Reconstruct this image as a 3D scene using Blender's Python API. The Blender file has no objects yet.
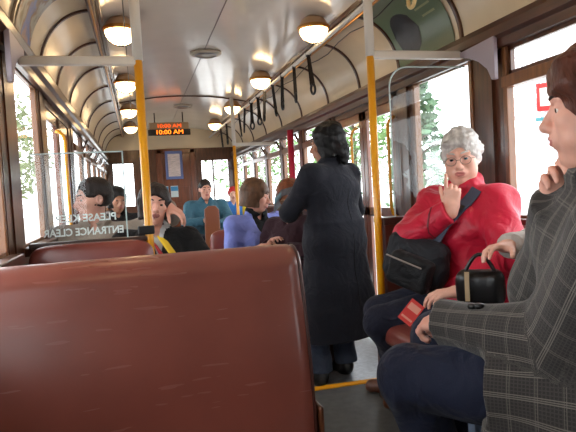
import bpy, math, random
import numpy as np
from mathutils import Vector, Matrix, Euler

rnd = random.Random(7)
SC = bpy.context.scene
COL = SC.collection
FZ, LZ = 0.05, -0.13           # near floor, lowered centre floor
CAMZ = 1.12
XL, XR, XC = -0.5, 1.75, 0.62  # inner wall faces, centre line
BY = 2.76                      # first partition
V = lambda *a: np.array(a, float)

# ------------------------------------------------------------------ materials
MATS = {}
def _lin(c):
    return tuple((x/12.92 if x <= .04045 else ((x+.055)/1.055)**2.4) for x in c)

def mat(name, rgb, rough=.5, metal=0., var=.0, vscale=12., bump=0., bscale=60., coat=0., spec=.5, stretch=None, emit=None, estr=0.):
    """rgb is sRGB 0..1"""
    if name in MATS: return MATS[name]
    m = bpy.data.materials.new(name); m.use_nodes = True
    nt = m.node_tree; b = nt.nodes['Principled BSDF']
    c = _lin(rgb)
    b.inputs['Base Color'].default_value = (*c, 1)
    b.inputs['Roughness'].default_value = rough
    b.inputs['Metallic'].default_value = metal
    b.inputs['Specular IOR Level'].default_value = spec
    b.inputs['Coat Weight'].default_value = coat
    b.inputs['Coat Roughness'].default_value = .12
    tc = nt.nodes.new('ShaderNodeTexCoord')
    vec = tc.outputs['Object']
    if stretch:
        mp = nt.nodes.new('ShaderNodeMapping'); mp.inputs['Scale'].default_value = stretch
        nt.links.new(vec, mp.inputs['Vector']); vec = mp.outputs['Vector']
    if var > 0:
        n = nt.nodes.new('ShaderNodeTexNoise'); n.inputs['Scale'].default_value = vscale
        n.inputs['Detail'].default_value = 4
        nt.links.new(vec, n.inputs['Vector'])
        r = nt.nodes.new('ShaderNodeValToRGB')
        r.color_ramp.elements[0].position = .3; r.color_ramp.elements[1].position = .7
        r.color_ramp.elements[0].color = (*[x*(1-var) for x in c], 1)
        r.color_ramp.elements[1].color = (*[min(1, x*(1+var)) for x in c], 1)
        nt.links.new(n.outputs['Fac'], r.inputs['Fac']); nt.links.new(r.outputs['Color'], b.inputs['Base Color'])
    if bump > 0:
        n2 = nt.nodes.new('ShaderNodeTexNoise'); n2.inputs['Scale'].default_value = bscale; n2.inputs['Detail'].default_value = 3
        nt.links.new(vec, n2.inputs['Vector'])
        bp = nt.nodes.new('ShaderNodeBump'); bp.inputs['Strength'].default_value = bump; bp.inputs['Distance'].default_value = .01
        nt.links.new(n2.outputs['Fac'], bp.inputs['Height']); nt.links.new(bp.outputs['Normal'], b.inputs['Normal'])
    if emit:
        b.inputs['Emission Color'].default_value = (*_lin(emit), 1); b.inputs['Emission Strength'].default_value = estr
    MATS[name] = m
    return m

def glass_mat(name, refl=.08, tint=(1, 1, 1), rough=.02):
    m = bpy.data.materials.new(name); m.use_nodes = True; nt = m.node_tree
    nt.nodes.clear()
    o = nt.nodes.new('ShaderNodeOutputMaterial'); mx = nt.nodes.new('ShaderNodeMixShader')
    t = nt.nodes.new('ShaderNodeBsdfTransparent'); t.inputs['Color'].default_value = (*tint, 1)
    g = nt.nodes.new('ShaderNodeBsdfGlossy'); g.inputs['Roughness'].default_value = rough
    lw = nt.nodes.new('ShaderNodeLayerWeight'); lw.inputs['Blend'].default_value = .25
    mm = nt.nodes.new('ShaderNodeMath'); mm.operation = 'MULTIPLY_ADD'
    mm.inputs[1].default_value = refl*2.2; mm.inputs[2].default_value = refl*.3
    nt.links.new(lw.outputs['Fresnel'], mm.inputs[0])
    nt.links.new(mm.outputs[0], mx.inputs['Fac'])
    nt.links.new(t.outputs[0], mx.inputs[1]); nt.links.new(g.outputs[0], mx.inputs[2]); nt.links.new(mx.outputs[0], o.inputs['Surface'])
    MATS[name] = m
    return m

WOOD = mat('varnished_wood', (.27, .145, .09), .32, var=.35, vscale=7, stretch=(5, 1, 5), coat=.3)
WOODV = mat('varnished_wood_upright', (.31, .175, .10), .32, var=.4, vscale=7, stretch=(6, 6, .8), coat=.35)
GOLD = mat('honey_wood', (.47, .30, .17), .35, var=.25, vscale=8, stretch=(6, 6, .8), coat=.4)
REDWOOD = mat('red_brown_wood', (.42, .22, .12), .3, var=.3, vscale=6, stretch=(6, 6, .8), coat=.5)
CREAM = mat('cream_enamel', (.84, .81, .77), .16, var=.04, vscale=3, bump=.06, bscale=5, coat=.4)
COVE = mat('cove_enamel', (.82, .75, .63), .36, var=.05, vscale=4, bump=.05, bscale=6, coat=.3)
WHITE = mat('white_paint', (.84, .82, .78), .35)
YELLOW = mat('yellow_paint', (.90, .62, .06), .3, coat=.3)
BRASS = mat('brass', (.72, .52, .28), .3, metal=.9)
DARKM = mat('dark_iron', (.10, .09, .09), .45, metal=.3)
STEEL = mat('brushed_steel', (.62, .62, .64), .3, metal=.9)
LINO = mat('grey_lino', (.30, .30, .29), .55, var=.2, vscale=25, bump=.05, bscale=200)
TREAD = mat('pale_tread_plate', (.66, .68, .70), .3, var=.18, vscale=30, bump=.4, bscale=90, metal=.2)
LEATHER = mat('red_brown_leather', (.465, .245, .20), .27, var=.13, vscale=5, bump=.05, bscale=14, coat=.22)
LEATHER2 = mat('maroon_leather', (.45, .21, .18), .34, var=.12, vscale=6, bump=.06, bscale=25, coat=.12)
PIPING = mat('dark_piping', (.25, .11, .08), .4)
BLACK = mat('black_plastic', (.06, .06, .065), .4)
GLASS = glass_mat('window_glass', .06)
PARTG = glass_mat('partition_glass', .055, (.93, .95, .95), 0.)
STRAPM = mat('black_strap_leather', (.10, .085, .09), .45)
REDP = mat('crimson_paint', (.70, .13, .24), .35)
LAMPG = mat('lit_opal_glass', (.95, .9, .82), .3, emit=(1, .84, .62), estr=10.)
BULB = mat('ring_glow', (.9, .55, .25), .5)

def leather_nodes():
    nt = LEATHER.node_tree; b = nt.nodes['Principled BSDF']
    tc = nt.nodes.new('ShaderNodeTexCoord'); mp = nt.nodes.new('ShaderNodeMapping')
    mp.inputs['Rotation'].default_value = (0, .6, 0); mp.inputs['Scale'].default_value = (3, 3, 26)
    n = nt.nodes.new('ShaderNodeTexNoise'); n.inputs['Scale'].default_value = 2.2; n.inputs['Detail'].default_value = 2
    r = nt.nodes.new('ShaderNodeValToRGB'); r.color_ramp.elements[0].position = .66; r.color_ramp.elements[1].position = .80
    r.color_ramp.elements[0].color = (.27, .27, .27, 1); r.color_ramp.elements[1].color = (.34, .34, .34, 1)
    nt.links.new(tc.outputs['Object'], mp.inputs['Vector']); nt.links.new(mp.outputs['Vector'], n.inputs['Vector'])
    nt.links.new(n.outputs['Fac'], r.inputs['Fac']); nt.links.new(r.outputs['Color'], b.inputs['Roughness'])
leather_nodes()
LEATHER.node_tree.nodes['Principled BSDF'].inputs['Coat Weight'].default_value = .35
LEATHER.node_tree.nodes['Principled BSDF'].inputs['Coat Roughness'].default_value = .38

# ------------------------------------------------------------------ object helpers
def link(o, parent=None):
    COL.objects.link(o)
    if parent is not None: o.parent = parent
    return o
def tag(o, label=None, cat=None, group=None, kind=None):
    if label: o['label'] = label
    if cat: o['category'] = cat
    if group: o['group'] = group
    if kind: o['kind'] = kind
    return o
def empty(name, loc=(0, 0, 0), rz=0.):
    o = bpy.data.objects.new(name, None); o.empty_display_size = .05
    o.location = loc; o.rotation_euler = (0, 0, rz); return link(o)
def copy_tree(o, parent=None):
    c = o.copy(); COL.objects.link(c)
    if parent is not None: c.parent = parent
    for ch in list(o.children): copy_tree(ch, c)
    return c

def frame_from(d, up=(0, 0, 1)):
    d = np.array(d, float); d /= np.linalg.norm(d)
    u = np.array(up, float)
    if abs(d@u) > .97*np.linalg.norm(u): u = V(0, 1, 0) if abs(d[1]) < .9 else V(1, 0, 0)
    s = np.cross(d, u); s /= np.linalg.norm(s); u = np.cross(s, d)
    return s, d, u

class MB:
    def __init__(s): s.v = []; s.f = []; s.m = []
    def add(s, vs, fs, mi=0):
        o = len(s.v); s.v += [tuple(map(float, p)) for p in vs]
        s.f += [tuple(i+o for i in f) for f in fs]; s.m += [mi]*len(fs); return s
    def box(s, x0, x1, y0, y1, z0, z1, mi=0):
        if x0 > x1: x0, x1 = x1, x0
        p = [(x0,y0,z0),(x1,y0,z0),(x1,y1,z0),(x0,y1,z0),(x0,y0,z1),(x1,y0,z1),(x1,y1,z1),(x0,y1,z1)]
        return s.add(p, [(0,3,2,1),(4,5,6,7),(0,1,5,4),(1,2,6,5),(2,3,7,6),(3,0,4,7)], mi)
    def tube(s, pts, r, n=10, mi=0, caps=True, flat=1.):
        pts = [np.array(p, float) for p in pts]; rr = r if hasattr(r, '__len__') else [r]*len(pts)
        vs = []; up = V(0, 0, 1)
        for i, p in enumerate(pts):
            d = pts[min(i+1, len(pts)-1)] - pts[max(i-1, 0)]
            a, _, b = frame_from(d, up); up = b if i else b
            for k in range(n):
                t = 2*math.pi*k/n
                vs.append(p + rr[i]*(math.cos(t)*a + math.sin(t)*b*flat))
        fs = []
        for i in range(len(pts)-1):
            for k in range(n):
                k2 = (k+1) % n
                fs.append((i*n+k, i*n+k2, (i+1)*n+k2, (i+1)*n+k))
        if caps:
            fs.append(tuple(range(n))[::-1]); fs.append(tuple((len(pts)-1)*n+k for k in range(n)))
        return s.add(vs, fs, mi)
    def lathe(s, prof, c=(0, 0, 0), n=20, mi=0):
        vs = []; fs = []
        for (r, z) in prof:
            for k in range(n):
                t = 2*math.pi*k/n; vs.append((c[0]+r*math.cos(t), c[1]+r*math.sin(t), c[2]+z))
        for i in range(len(prof)-1):
            for k in range(n):
                k2 = (k+1) % n; fs.append((i*n+k, i*n+k2, (i+1)*n+k2, (i+1)*n+k))
        return s.add(vs, fs, mi)
    def grid(s, P, mi=0, close_u=False):
        """P[i][j] points"""
        nu, nv = len(P), len(P[0]); vs = [p for row in P for p in row]; fs = []
        for i in range(nu if close_u else nu-1):
            i2 = (i+1) % nu
            for j in range(nv-1): fs.append((i*nv+j, i2*nv+j, i2*nv+j+1, i*nv+j+1))
        return s.add(vs, fs, mi)
    def extrude(s, poly, axis, a, b, mi=0):
        """poly: 2-D outline in the other two axes (cyclic order), extruded along axis from a to b"""
        def P(u, w, t):
            q = [0, 0, 0]; q[axis] = t; o = [i for i in range(3) if i != axis]; q[o[0]] = u; q[o[1]] = w; return q
        n = len(poly); vs = [P(u, w, a) for u, w in poly] + [P(u, w, b) for u, w in poly]
        fs = [tuple(range(n)), tuple(range(n, 2*n))[::-1]] + [(i, (i+1) % n + 0, (i+1) % n + n, i+n) for i in range(n)]
        return s.add(vs, fs, mi)
    def build(s, name, m, parent=None, smooth=False, bevel=0., auto=None):
        me = bpy.data.meshes.new(name); me.from_pydata(s.v, [], s.f)
        ms = m if isinstance(m, (list, tuple)) else [m]
        for q in ms: me.materials.append(q)
        me.polygons.foreach_set('material_index', s.m)
        import bmesh
        bm = bmesh.new(); bm.from_mesh(me); bmesh.ops.recalc_face_normals(bm, faces=bm.faces); bm.to_mesh(me); bm.free()
        if smooth: me.polygons.foreach_set('use_smooth', [True]*len(me.polygons))
        me.update()
        o = bpy.data.objects.new(name, me); link(o, parent)
        if bevel:
            b = o.modifiers.new('bevel', 'BEVEL'); b.width = bevel; b.segments = 2; b.limit_method = 'ANGLE'; b.angle_limit = .6
        return o

def arc(cx, cy, rx, ry, t0, t1, n):
    return [(cx+rx*math.cos(math.radians(t0+(t1-t0)*i/n)), cy+ry*math.sin(math.radians(t0+(t1-t0)*i/n))) for i in range(n+1)]

def text_obj(name, s, size, loc, rot, m, parent=None, depth=.001, align='CENTER', sx=1., bold=0.):
    cu = bpy.data.curves.new(name, 'FONT'); cu.body = s; cu.size = size; cu.extrude = depth; cu.offset = bold
    cu.align_x = align; cu.align_y = 'CENTER'
    t = bpy.data.objects.new(name, cu); COL.objects.link(t)
    dg = bpy.context.evaluated_depsgraph_get(); me = bpy.data.meshes.new_from_object(t.evaluated_get(dg))
    bpy.data.objects.remove(t)
    me.materials.clear(); me.materials.append(m)
    o = bpy.data.objects.new(name, me); o.location = loc; o.rotation_euler = rot; o.scale = (sx, 1, 1)
    return link(o, parent)

# ================================================================== THE CAR
YB, YE = -1.2, 10.5     # rear and far end
# floors
f = MB().box(XL-.08, XR+.08, YB, 2.90, FZ-.12, FZ).build('floor', LINO); tag(f, 'dark grey lino floor of the near saloon', kind='structure')
f = MB().box(XL-.08, XR+.08, 2.90, 7.10, LZ-.1, LZ).build('floor', TREAD); tag(f, 'pale tread plate floor of the lowered centre section', kind='structure')
f = MB().box(XL-.08, XR+.08, 7.10, YE, FZ-.12, FZ).build('floor', LINO); tag(f, 'dark grey lino floor of the far saloon', kind='structure')
t = MB().box(XL, XR, 2.885, 2.935, FZ-.10, FZ+.006).build('trim_1', YELLOW, bevel=.004); tag(t, 'yellow painted nosing along the floor step', kind='structure')

CORN0, CORN1 = 1.765, 1.872
def openings(side):
    if side > 0: L = [(-1.0, .62), (.92, 2.455), (2.72, 3.40), (3.64, 4.95)]
    else:        L = [(-1.0, .62), (.92, 2.455), (2.78, 3.42), (3.64, 4.95)]
    y = 5.20
    while y < 10.2: L.append((y, y+.74)); y += .88
    return L
def build_wall(side):
    xi = XR if side > 0 else XL; xo = xi + side*.035
    mb = MB(); prev = YB; door = None
    for (a, b) in openings(side):
        mb.box(xi, xo, prev, a, LZ, CORN0, 0)                       # post
        if abs(a-3.64) < .01: door = (a, b)
        else: mb.box(xi, xo, a, b, LZ, .90, 0)
        prev = b
    mb.box(xi, xo, prev, YE, LZ, CORN0, 0)
    mb.box(xi, xo, YB, YE, CORN0, CORN1+.5, 0)
    # proud pilasters on the posts
    prev = YB
    for (a, b) in openings(side):
        if a-prev > .06:
            c = (a+prev)/2; w = min(.06, (a-prev)/2-.01)
            mb.box(xi, xi-side*(.020 if side > 0 else .006), c-w, c+w, .90, CORN0, 0)
        prev = b
    w = mb.build('wall_right' if side > 0 else 'wall_left', WOODV); tag(w, kind='structure')
    # cornice and sill mouldings
    mb = MB(); q = side
    mb.extrude([(xi, CORN0-.02), (xi-q*.03, CORN0-.02), (xi-q*.034, CORN0+.02), (xi-q*.055, CORN0+.035), (xi-q*.06, CORN0+.075), (xi-q*.045, CORN1), (xi, CORN1)], 1, YB, YE)
    c = mb.build('trim_2' if q > 0 else 'trim_3', WOOD, bevel=.003); tag(c, kind='structure')
    mb = MB()
    for (a, b) in openings(side):
        if abs(a-3.64) > .01: mb.box(xi+q*.02, xi-q*.05, a-.03, b+.03, .885, .925)
    c = mb.build('trim_4' if q > 0 else 'trim_5', WOOD, bevel=.006); tag(c, kind='structure')
    return w
build_wall(1); build_wall(-1)

wn = [0]
def make_window(side, a, b, z0, z1, transom=None, tilt=0.):
    wn[0] += 1
    xi = XR if side > 0 else XL; q = side
    xa, xb = xi+q*.006, xi+q*.032
    mb = MB(); zt = z1
    pr = .016 if q > 0 else .004
    mb.box(xa-q*pr, xb, a, a+.03, z0, z1); mb.box(xa-q*pr, xb, b-.03, b, z0, z1)
    mb.box(xa, xb, a, b, z0, z0+.04); mb.box(xa, xb, a, b, z1-.025, z1)
    if transom: mb.box(xa-q*.025, xb, a, b, transom-.028, transom+.028); zt = transom
    w = mb.build('window_%d' % wn[0], GOLD, bevel=.004); tag(w, kind='structure')
    MB().box(xi+q*.020, xi+q*.024, a+.02, b-.03, z0+.035, zt-.02).build('pane', GLASS, w)
    if transom:
        h = z1-transom-.05; z = transom+.03
        m2 = MB(); w2 = b-a-.07
        m2.box(0, -q*.022, -w2/2, w2/2, 0, .018); m2.box(0, -q*.022, -w2/2, w2/2, h-.018, h)
        m2.box(0, -q*.022, -w2/2, -w2/2+.02, 0, h); m2.box(0, -q*.022, w2/2-.02, w2/2, 0, h)
        tf = m2.build('transom_frame', WOODV, w); tf.location = (xi+q*.024, (a+b)/2, z); tf.rotation_euler = (0, -q*tilt, 0)
        MB().box(-q*.009, -q*.013, -w2/2+.01, w2/2-.01, .01, h-.01).build('transom_pane', GLASS, tf)
    return w
for side in (1, -1):
    for i, (a, b) in enumerate(openings(side)):
        if abs(a-3.64) < .01: continue
        make_window(side, a, b, .90, CORN0, None if i == 2 else 1.58, .45 if a > 6 else 0.)

# doorways with folding leaves in the lowered section
dn = [0]
for side in (1, -1):
    dn[0] += 1
    xi = XR if side > 0 else XL; q = side
    mb = MB().box(xi, xi+q*.04, 3.64, 3.70, LZ, CORN0).box(xi, xi+q*.04, 4.89, 4.95, LZ, CORN0).box(xi, xi+q*.04, 3.64, 4.95, 1.70, CORN0)
    d = mb.build('door_%d' % dn[0], WOODV, bevel=.004); tag(d, kind='structure')
    for (a, b) in ((3.70, 4.29), (4.30, 4.89)):
        m2 = MB(); xa, xb = xi+q*.008, xi+q*.036
        m2.box(xa, xb, a, a+.07, LZ+.02, 1.70); m2.box(xa, xb, b-.07, b, LZ+.02, 1.70)
        m2.box(xa, xb, a, b, LZ+.02, .25); m2.box(xa, xb, a, b, 1.63, 1.70); m2.box(xa, xb, a, b, .88, .95)
        lf = m2.build('door_leaf', REDWOOD, d, bevel=.004)
        MB().box(xi+q*.02, xi+q*.024, a+.06, b-.06, .94, 1.64).build('upper_pane', GLASS, lf)
        MB().box(xi+q*.02, xi+q*.024, a+.06, b-.06, .24, .89).build('lower_pane', GLASS, lf)
# grab handles beside the doorways
def grab(side, y, lab, out=.0):
    xi = XR if side > 0 else XL; q = side
    o = empty('grab_bar', (xi-q*.01, y, .86))
    tag(o, lab, 'handle', 'bent yellow grab handles beside the doorways')
    X = -q*.055
    pts = [(0, 0, .72)] + [(X*math.sin(a), 0, .655+.065*math.cos(a)) for a in (.5, 1., 1.57)] + [(X, 0, .5), (X, 0, .3), (X, 0, .14)] + [(X, 0, .10), (X*.8, 0, .055), (X*.3, 0, .03), (0, 0, .03)]
    MB().tube(pts, .011, 10).build('bar', YELLOW, o, smooth=True)
    MB().lathe([(0, 0), (.02, 0), (.02, .012), (0, .012)], (0, 0, .024)).build('foot_flange', WHITE, o)
    return o
grab(1, 3.665, 'bent yellow grab handle on the doorway post by the red jacketed passenger')
grab(1, 4.36, 'bent yellow grab handle inside the doorway beyond the long coated man')
grab(-1, 4.0, 'bent yellow grab handle behind the lettered glass screen')

# ceiling: flat crowned middle, coves either side
ZS = 2.20      # strip height
XSL, XSR = -.19, 1.43
def ceil_z(x):
    u = (x-XC)/(XSR-XC); return 2.335 - .085*u*u
mb = MB(); xs = np.linspace(XSL, XSR, 25)
mb.grid([[(x, y, ceil_z(x)) for y in (YB, YE)] for x in xs])
mb.grid([[(x, y, ceil_z(x)+.05) for y in (YB, YE)] for x in xs])
c = mb.build('ceiling', CREAM, smooth=True); tag(c, kind='structure')
def cove_pt(side, t):    # t 0 (cornice) .. 1 (strip)
    xi = XR if side > 0 else XL; xs_ = XSR if side > 0 else XSL
    a = t*math.pi/2
    return xi + (xs_-xi)*(1-math.cos(a)), CORN1-.01 + (ceil_z(xs_)-.01-CORN1)*math.sin(a)
for side in (1, -1):
    mb = MB()
    for off in (0, .03):
        P = []
        for i in range(17):
            x, z = cove_pt(side, i/16); P.append([(x+side*off, y, z+off) for y in (YB, YE)])
        mb.grid(P)
    c = mb.build('ceiling', COVE, smooth=True); tag(c, 'cream enamelled cove curving up from the window cornice', kind='structure')
    # longitudinal strip with a brass bead
    xs_ = XSR if side > 0 else XSL; q = side
    mb = MB().box(xs_-.02, xs_+.02, YB, YE, 2.205, 2.255, 0).box(xs_-.006, xs_+.006, YB, YE, 2.19, 2.206, 1)
    mb.box(xs_-q*.05, xs_-q*.035, YB, YE, 2.23, 2.262, 0)
    c = mb.build('trim_6' if q > 0 else 'trim_7', [WOOD, BRASS], bevel=.003); tag(c, kind='structure')
rib_y = [.75, 2.0, 2.80, 3.57, 4.28, 5.05, 5.93, 6.81, 7.69, 8.57, 9.45, 10.33]
tn = 8
for side in (1, -1):
    for y in rib_y:
        P0 = []; q = side
        for i in range(17):
            x, z = cove_pt(side, i/16); a = i/16*math.pi/2
            nx, nz = -q*math.cos(a), -math.sin(a)
            P0.append((x, z, nx, nz))
        mb = MB()
        rows = []
        for (x, z, nx, nz) in P0:
            rows.append([(x+nx*.001, y-.016, z+nz*.001), (x+nx*.013, y-.011, z+nz*.013), (x+nx*.013, y+.011, z+nz*.013), (x+nx*.001, y+.016, z+nz*.001)])
        mb.grid(rows); c = mb.build('trim_%d' % tn, WOOD); tn += 1; tag(c, kind='structure')
# roof battens across the flat ceiling, and the centre seam
for y in (1.6, 4.45, 7.15, 9.6):
    mb = MB(); mb.grid([[(x, y-.012, ceil_z(x)-.001), (x, y-.009, ceil_z(x)-.014), (x, y+.009, ceil_z(x)-.014), (x, y+.012, ceil_z(x)-.001)] for x in xs])
    if y in (7.15,):
        c = mb.build('trim_%d' % tn, WOOD); tn += 1; tag(c, kind='structure')
mb = MB().box(XC-.0035, XC+.0035, YB, YE, ceil_z(XC)-.004, ceil_z(XC)+.002); c = mb.build('trim_%d' % tn, WOOD); tn += 1; tag(c, kind='structure')
# end walls
mb = MB().box(XL, XR, YB-.06, YB, LZ, 2.4); c = mb.build('wall_rear', WOODV); tag(c, kind='structure')
DX0, DX1 = .35, 1.05
mb = MB()
mb.box(XL, XR, YE, YE+.06, 1.96, 2.40, 1)
for a, b in ((XL, -.42), (-.02, .06), (.24, DX0), (DX1, 1.12), (1.66, XR)): mb.box(a, b, YE, YE+.06, LZ, 1.96, 0)
for a, b in ((-.42, -.02), (.06, .24), (1.12, 1.66)):
    mb.box(a, b, YE, YE+.06, LZ, .95, 0); mb.box(a, b, YE, YE+.06, 1.76, 1.96, 0)
c = mb.build('wall_far', [WOODV, COVE]); tag(c, kind='structure')
for a, b in ((-.42, -.02), (.06, .24), (1.12, 1.66)):
    wn[0] += 1
    mb = MB().box(a, a+.03, YE+.0, YE+.05, .95, 1.76).box(b-.03, b, YE, YE+.05, .95, 1.76).box(a, b, YE, YE+.05, .95, .98).box(a, b, YE, YE+.05, 1.73, 1.76)
    if b-a > .4: mb.box((a+b)/2-.05, (a+b)/2-.02, YE, YE+.05, .95, 1.76).box(a+.1, a+.115, YE+.02, YE+.04, .95, 1.76).box(b-.14, b-.125, YE+.02, YE+.04, .95, 1.76).box(a, b, YE+.02, YE+.04, 1.36, 1.375)
    w = mb.build('window_%d' % wn[0], WOODV); tag(w, kind='structure')
    MB().box(a+.02, b-.02, YE+.02, YE+.024, .97, 1.74).build('pane', GLASS, w)
d = MB().box(DX0, DX1, YE+.005, YE+.06, FZ, 1.96).box(DX0+.02, DX0+.10, YE-.03, YE+.01, FZ, 1.95).box(DX1-.10, DX1-.02, YE-.03, YE+.01, FZ, 1.95).box(DX0+.02, DX1-.02, YE-.03, YE+.01, 1.88, 1.96).build('door_3', REDWOOD, bevel=.005)
tag(d, kind='structure')
MB().box(DX0+.14, DX1-.14, YE-.012, YE+.01, .30, .95).box(DX0+.14, DX1-.14, YE-.012, YE+.01, 1.0, 1.28).build('door_panel', REDWOOD, d, bevel=.006)
# framed poster on the far door
p = empty('framed_poster', (.66, YE-.012, 1.42)); tag(p, 'blue framed pale poster on the wooden door at the far end', 'poster')
MB().box(-.15, .15, -.02, 0, 0, .50).build('frame', mat('poster_blue', (.36, .42, .62), .4), p, bevel=.004)
MB().box(-.105, .105, -.024, -.019, .05, .45).build('sheet', mat('poster_paper', (.80, .74, .72), .5, var=.25, vscale=18, stretch=(1, 1, 6)), p)
for x, lab, g in ((.47, 'small blue and white notice on the far door, next to the black coated woman\'s hand', 0), (.64, 'small blue and white notice on the far door, next to the teal jacketed man', 0)):
    n = empty('door_notice', (x, YE-.012, 1.10)); tag(n, lab, 'notice', 'small notices under the framed poster')
    MB().box(-.065, .065, -.008, 0, 0, .20).build('plate', mat('notice_white', (.75, .8, .8), .4), n)
    MB().box(-.062, .062, -.011, -.007, .11, .19).build('blue_band', mat('notice_blue', (.20, .50, .68), .4), n)

# ------------------------------------------------------------------ lamps
def make_lamp():
    o = empty('ceiling_lamp')
    MB().lathe([(0, .098), (.045, .094), (.072, .078), (.090, .055), (.099, .03)], n=28).build('base', mat('lamp_base', (.74, .60, .46), .35, coat=.2), o, smooth=True)
    MB().lathe([(.092, .032), (.108, .03), (.113, .018), (.108, .006), (.094, .004), (.092, .032)], n=28).build('ring', BRASS, o, smooth=True)
    prof = [(.098*math.cos(a), .008-.090*math.sin(a)) for a in np.linspace(0, math.pi/2, 9)]
    MB().lathe(prof, n=28).build('shade', LAMPG, o, smooth=True)
    for k in range(3):
        t = k*math.pi/3 + .3
        pts = [(math.cos(t)*.101*math.cos(a), math.sin(t)*.101*math.cos(a), .006-.094*math.sin(a)) for a in np.linspace(0, math.pi, 13)]
        MB().tube(pts, .0028, 6).build('guard_wire', DARKM, o, smooth=True)
    return o
lamp0 = make_lamp(); first = True
ordn = ['first', 'second', 'third', 'fourth', 'fifth']
for x, rowname, y0 in ((-.04, 'over the lettered screen', 3.88), (1.232, 'over the hand straps', 3.80)):
    ys = [y0-1.77*2, y0-1.77] + [y0+1.75*k for k in range(4)]
    for k, y in enumerate(ys):
        o = lamp0 if first else copy_tree(lamp0); first = False
        o.location = (x, y, ceil_z(x)-.092); o.rotation_euler = (0, 0, .4*k)
        i = k-2
        if i < 0: lab = 'ceiling lamp %s in the row %s' % (('farthest back', 'second from the back')[k], rowname)
        else: lab = 'lit round ceiling lamp, %s in view %s' % (ordn[i], rowname)
        tag(o, lab, 'lamp', 'round ceiling lamps in two rows')
# far tiny pair over the left platform end
# bell cords
for x, z, lab in ((-.012, 2.135, 'thin dark bell cord running along under the lamps over the lettered screen'), (1.40, 2.12, 'thin dark bell cord looped beside the strap rail')):
    pts = []; n = 46
    for i in range(n+1):
        y = -.6 + i*(10.6/n); sag = .018*math.sin((y-2.05)/1.75*2*math.pi) if x < 0 else .035*math.sin((y-1.9)/.87*math.pi)**2
        pts.append((x, y, z-sag))
    tag(MB().tube(pts, .0035, 6).build('bell_cord', DARKM, smooth=True), lab, 'cord')
# ventilator discs
for (x, y, r, lab) in ((.64, 5.0, .135, 'round grey ventilator disc in the middle of the ceiling'), (.66, 7.9, .12, 'small round ventilator disc in front of the digital clock sign')):
    v = empty('ventilator', (x, y, ceil_z(x))); tag(v, lab, 'vent', 'ceiling ventilator discs')
    MB().lathe([(0, -.028), (r*.7, -.026), (r, -.016), (r*1.0, -.006), (r*.9, 0)], n=32).build('disc', mat('vent_grey', (.62, .58, .52), .3), v, smooth=True)
    MB().lathe([(r*.6, -.029), (r*.65, -.034), (r*.7, -.027)], n=32).build('rim', STEEL, v, smooth=True)

# strap rail and hand straps
rail = empty('strap_rail', (1.30, 0, 2.13)); tag(rail, 'long white rail carrying the black hand straps under the ceiling', 'rail')
MB().tube([(0, YB+.1, 0), (0, 3, 0), (0, 7, 0), (0, YE-.2, 0)], .016, 12).build('bar', WHITE, rail, smooth=True)
for y in (.6, 2.3, 4.0, 5.8, 7.6, 9.4):
    MB().tube([(0, y, 0), (.03, y, .10)], .009, 8).build('hanger', WHITE, rail, smooth=True)
def make_strap(L=.36):
    o = empty('hanging_strap')
    mb = MB()
    for s in (-1, 1):
        P = []
        for i in range(9):
            t = i/8; y = s*(.004+.012*t**1.5)
            P.append([(-.012, y, -.016-L*t*.62), (.012, y, -.016-L*t*.62)])
        mb.grid(P); mb.grid([[(a[0], a[1]+.004*s, a[2]) for a in row] for row in P])
    mb.box(-.013, .013, -.019, .019, -.022, .022)
    mb.build('strap', STRAPM, o)
    pts = [(0, .034*math.cos(a), -.016-L*.62-.030+.036*math.sin(a)) for a in np.linspace(0, 2*math.pi, 19)]
    MB().tube(pts, .0095, 8, caps=False).build('grip', BLACK, o, smooth=True)
    return o
st0 = make_strap(); sy = [4.17, 4.58, 4.98, 5.36, 5.70, 6.05, 6.42, 6.82, 7.25, 7.75, 8.3, 8.9]
words = ['first', 'second', 'third', 'fourth', 'fifth', 'sixth', 'seventh', 'eighth', 'ninth', 'tenth', 'eleventh', 'last']
for i, y in enumerate(sy):
    o = st0 if i == 0 else copy_tree(st0)
    o.location = (1.30, y, 2.13); o.rotation_euler = (rnd.uniform(-.16, .16), rnd.uniform(-.1, .1), rnd.uniform(-.5, .5))
    tag(o, 'black hand strap on the white rail, %s one along from the green advert' % words[i], 'strap', 'black hand straps on the rail')
o = make_strap(.17); o.location = (1.30, 2.50, 2.13)
for ch in o.children: ch.data = ch.data.copy(); ch.data.materials.clear(); ch.data.materials.append(mat('cream_strap', (.82, .72, .50), .4))
tag(o, 'cream hand strap hanging in front of the green advert', 'strap')

# ------------------------------------------------------------------ partitions, poles
def pole(x, y, z0, side, xi, lab, lab2, zc=1.745, split=1.75):
    o = empty('grab_pole', (x, y, z0)); tag(o, lab, 'pole', 'yellow and white poles with crossbars')
    MB().tube([(0, 0, 0), (0, 0, split-z0)], .0195, 16).build('yellow_pole', YELLOW, o, smooth=True)
    MB().tube([(0, 0, split-z0), (0, 0, ceil_z(x)-z0)], .0235, 16).build('white_pole', WHITE, o, smooth=True)
    MB().lathe([(0, 0), (.045, 0), (.045, .012), (.025, .02)], (0, 0, 0), 18).build('foot_flange', STEEL, o, smooth=True)
    dx = xi-x
    MB().box(0, dx, -.016, .016, zc-z0-.018, zc-z0+.024).build('crossbar', WHITE, o, bevel=.008)
    return o
pole(.04, BY, FZ, -1, XL+.03, 'yellow pole with white crossbar at the end of the lettered glass screen', '')
pole(1.19, BY, FZ, 1, XR-.03, 'yellow pole with white crossbar between the long coated man and red jacketed passenger', '', zc=1.78, split=1.775)
pole(1.19, 7.08, LZ, 1, XR-.03, 'distant yellow pole with white crossbar behind the lavender jacketed woman', '', zc=1.71, split=1.70)
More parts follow.
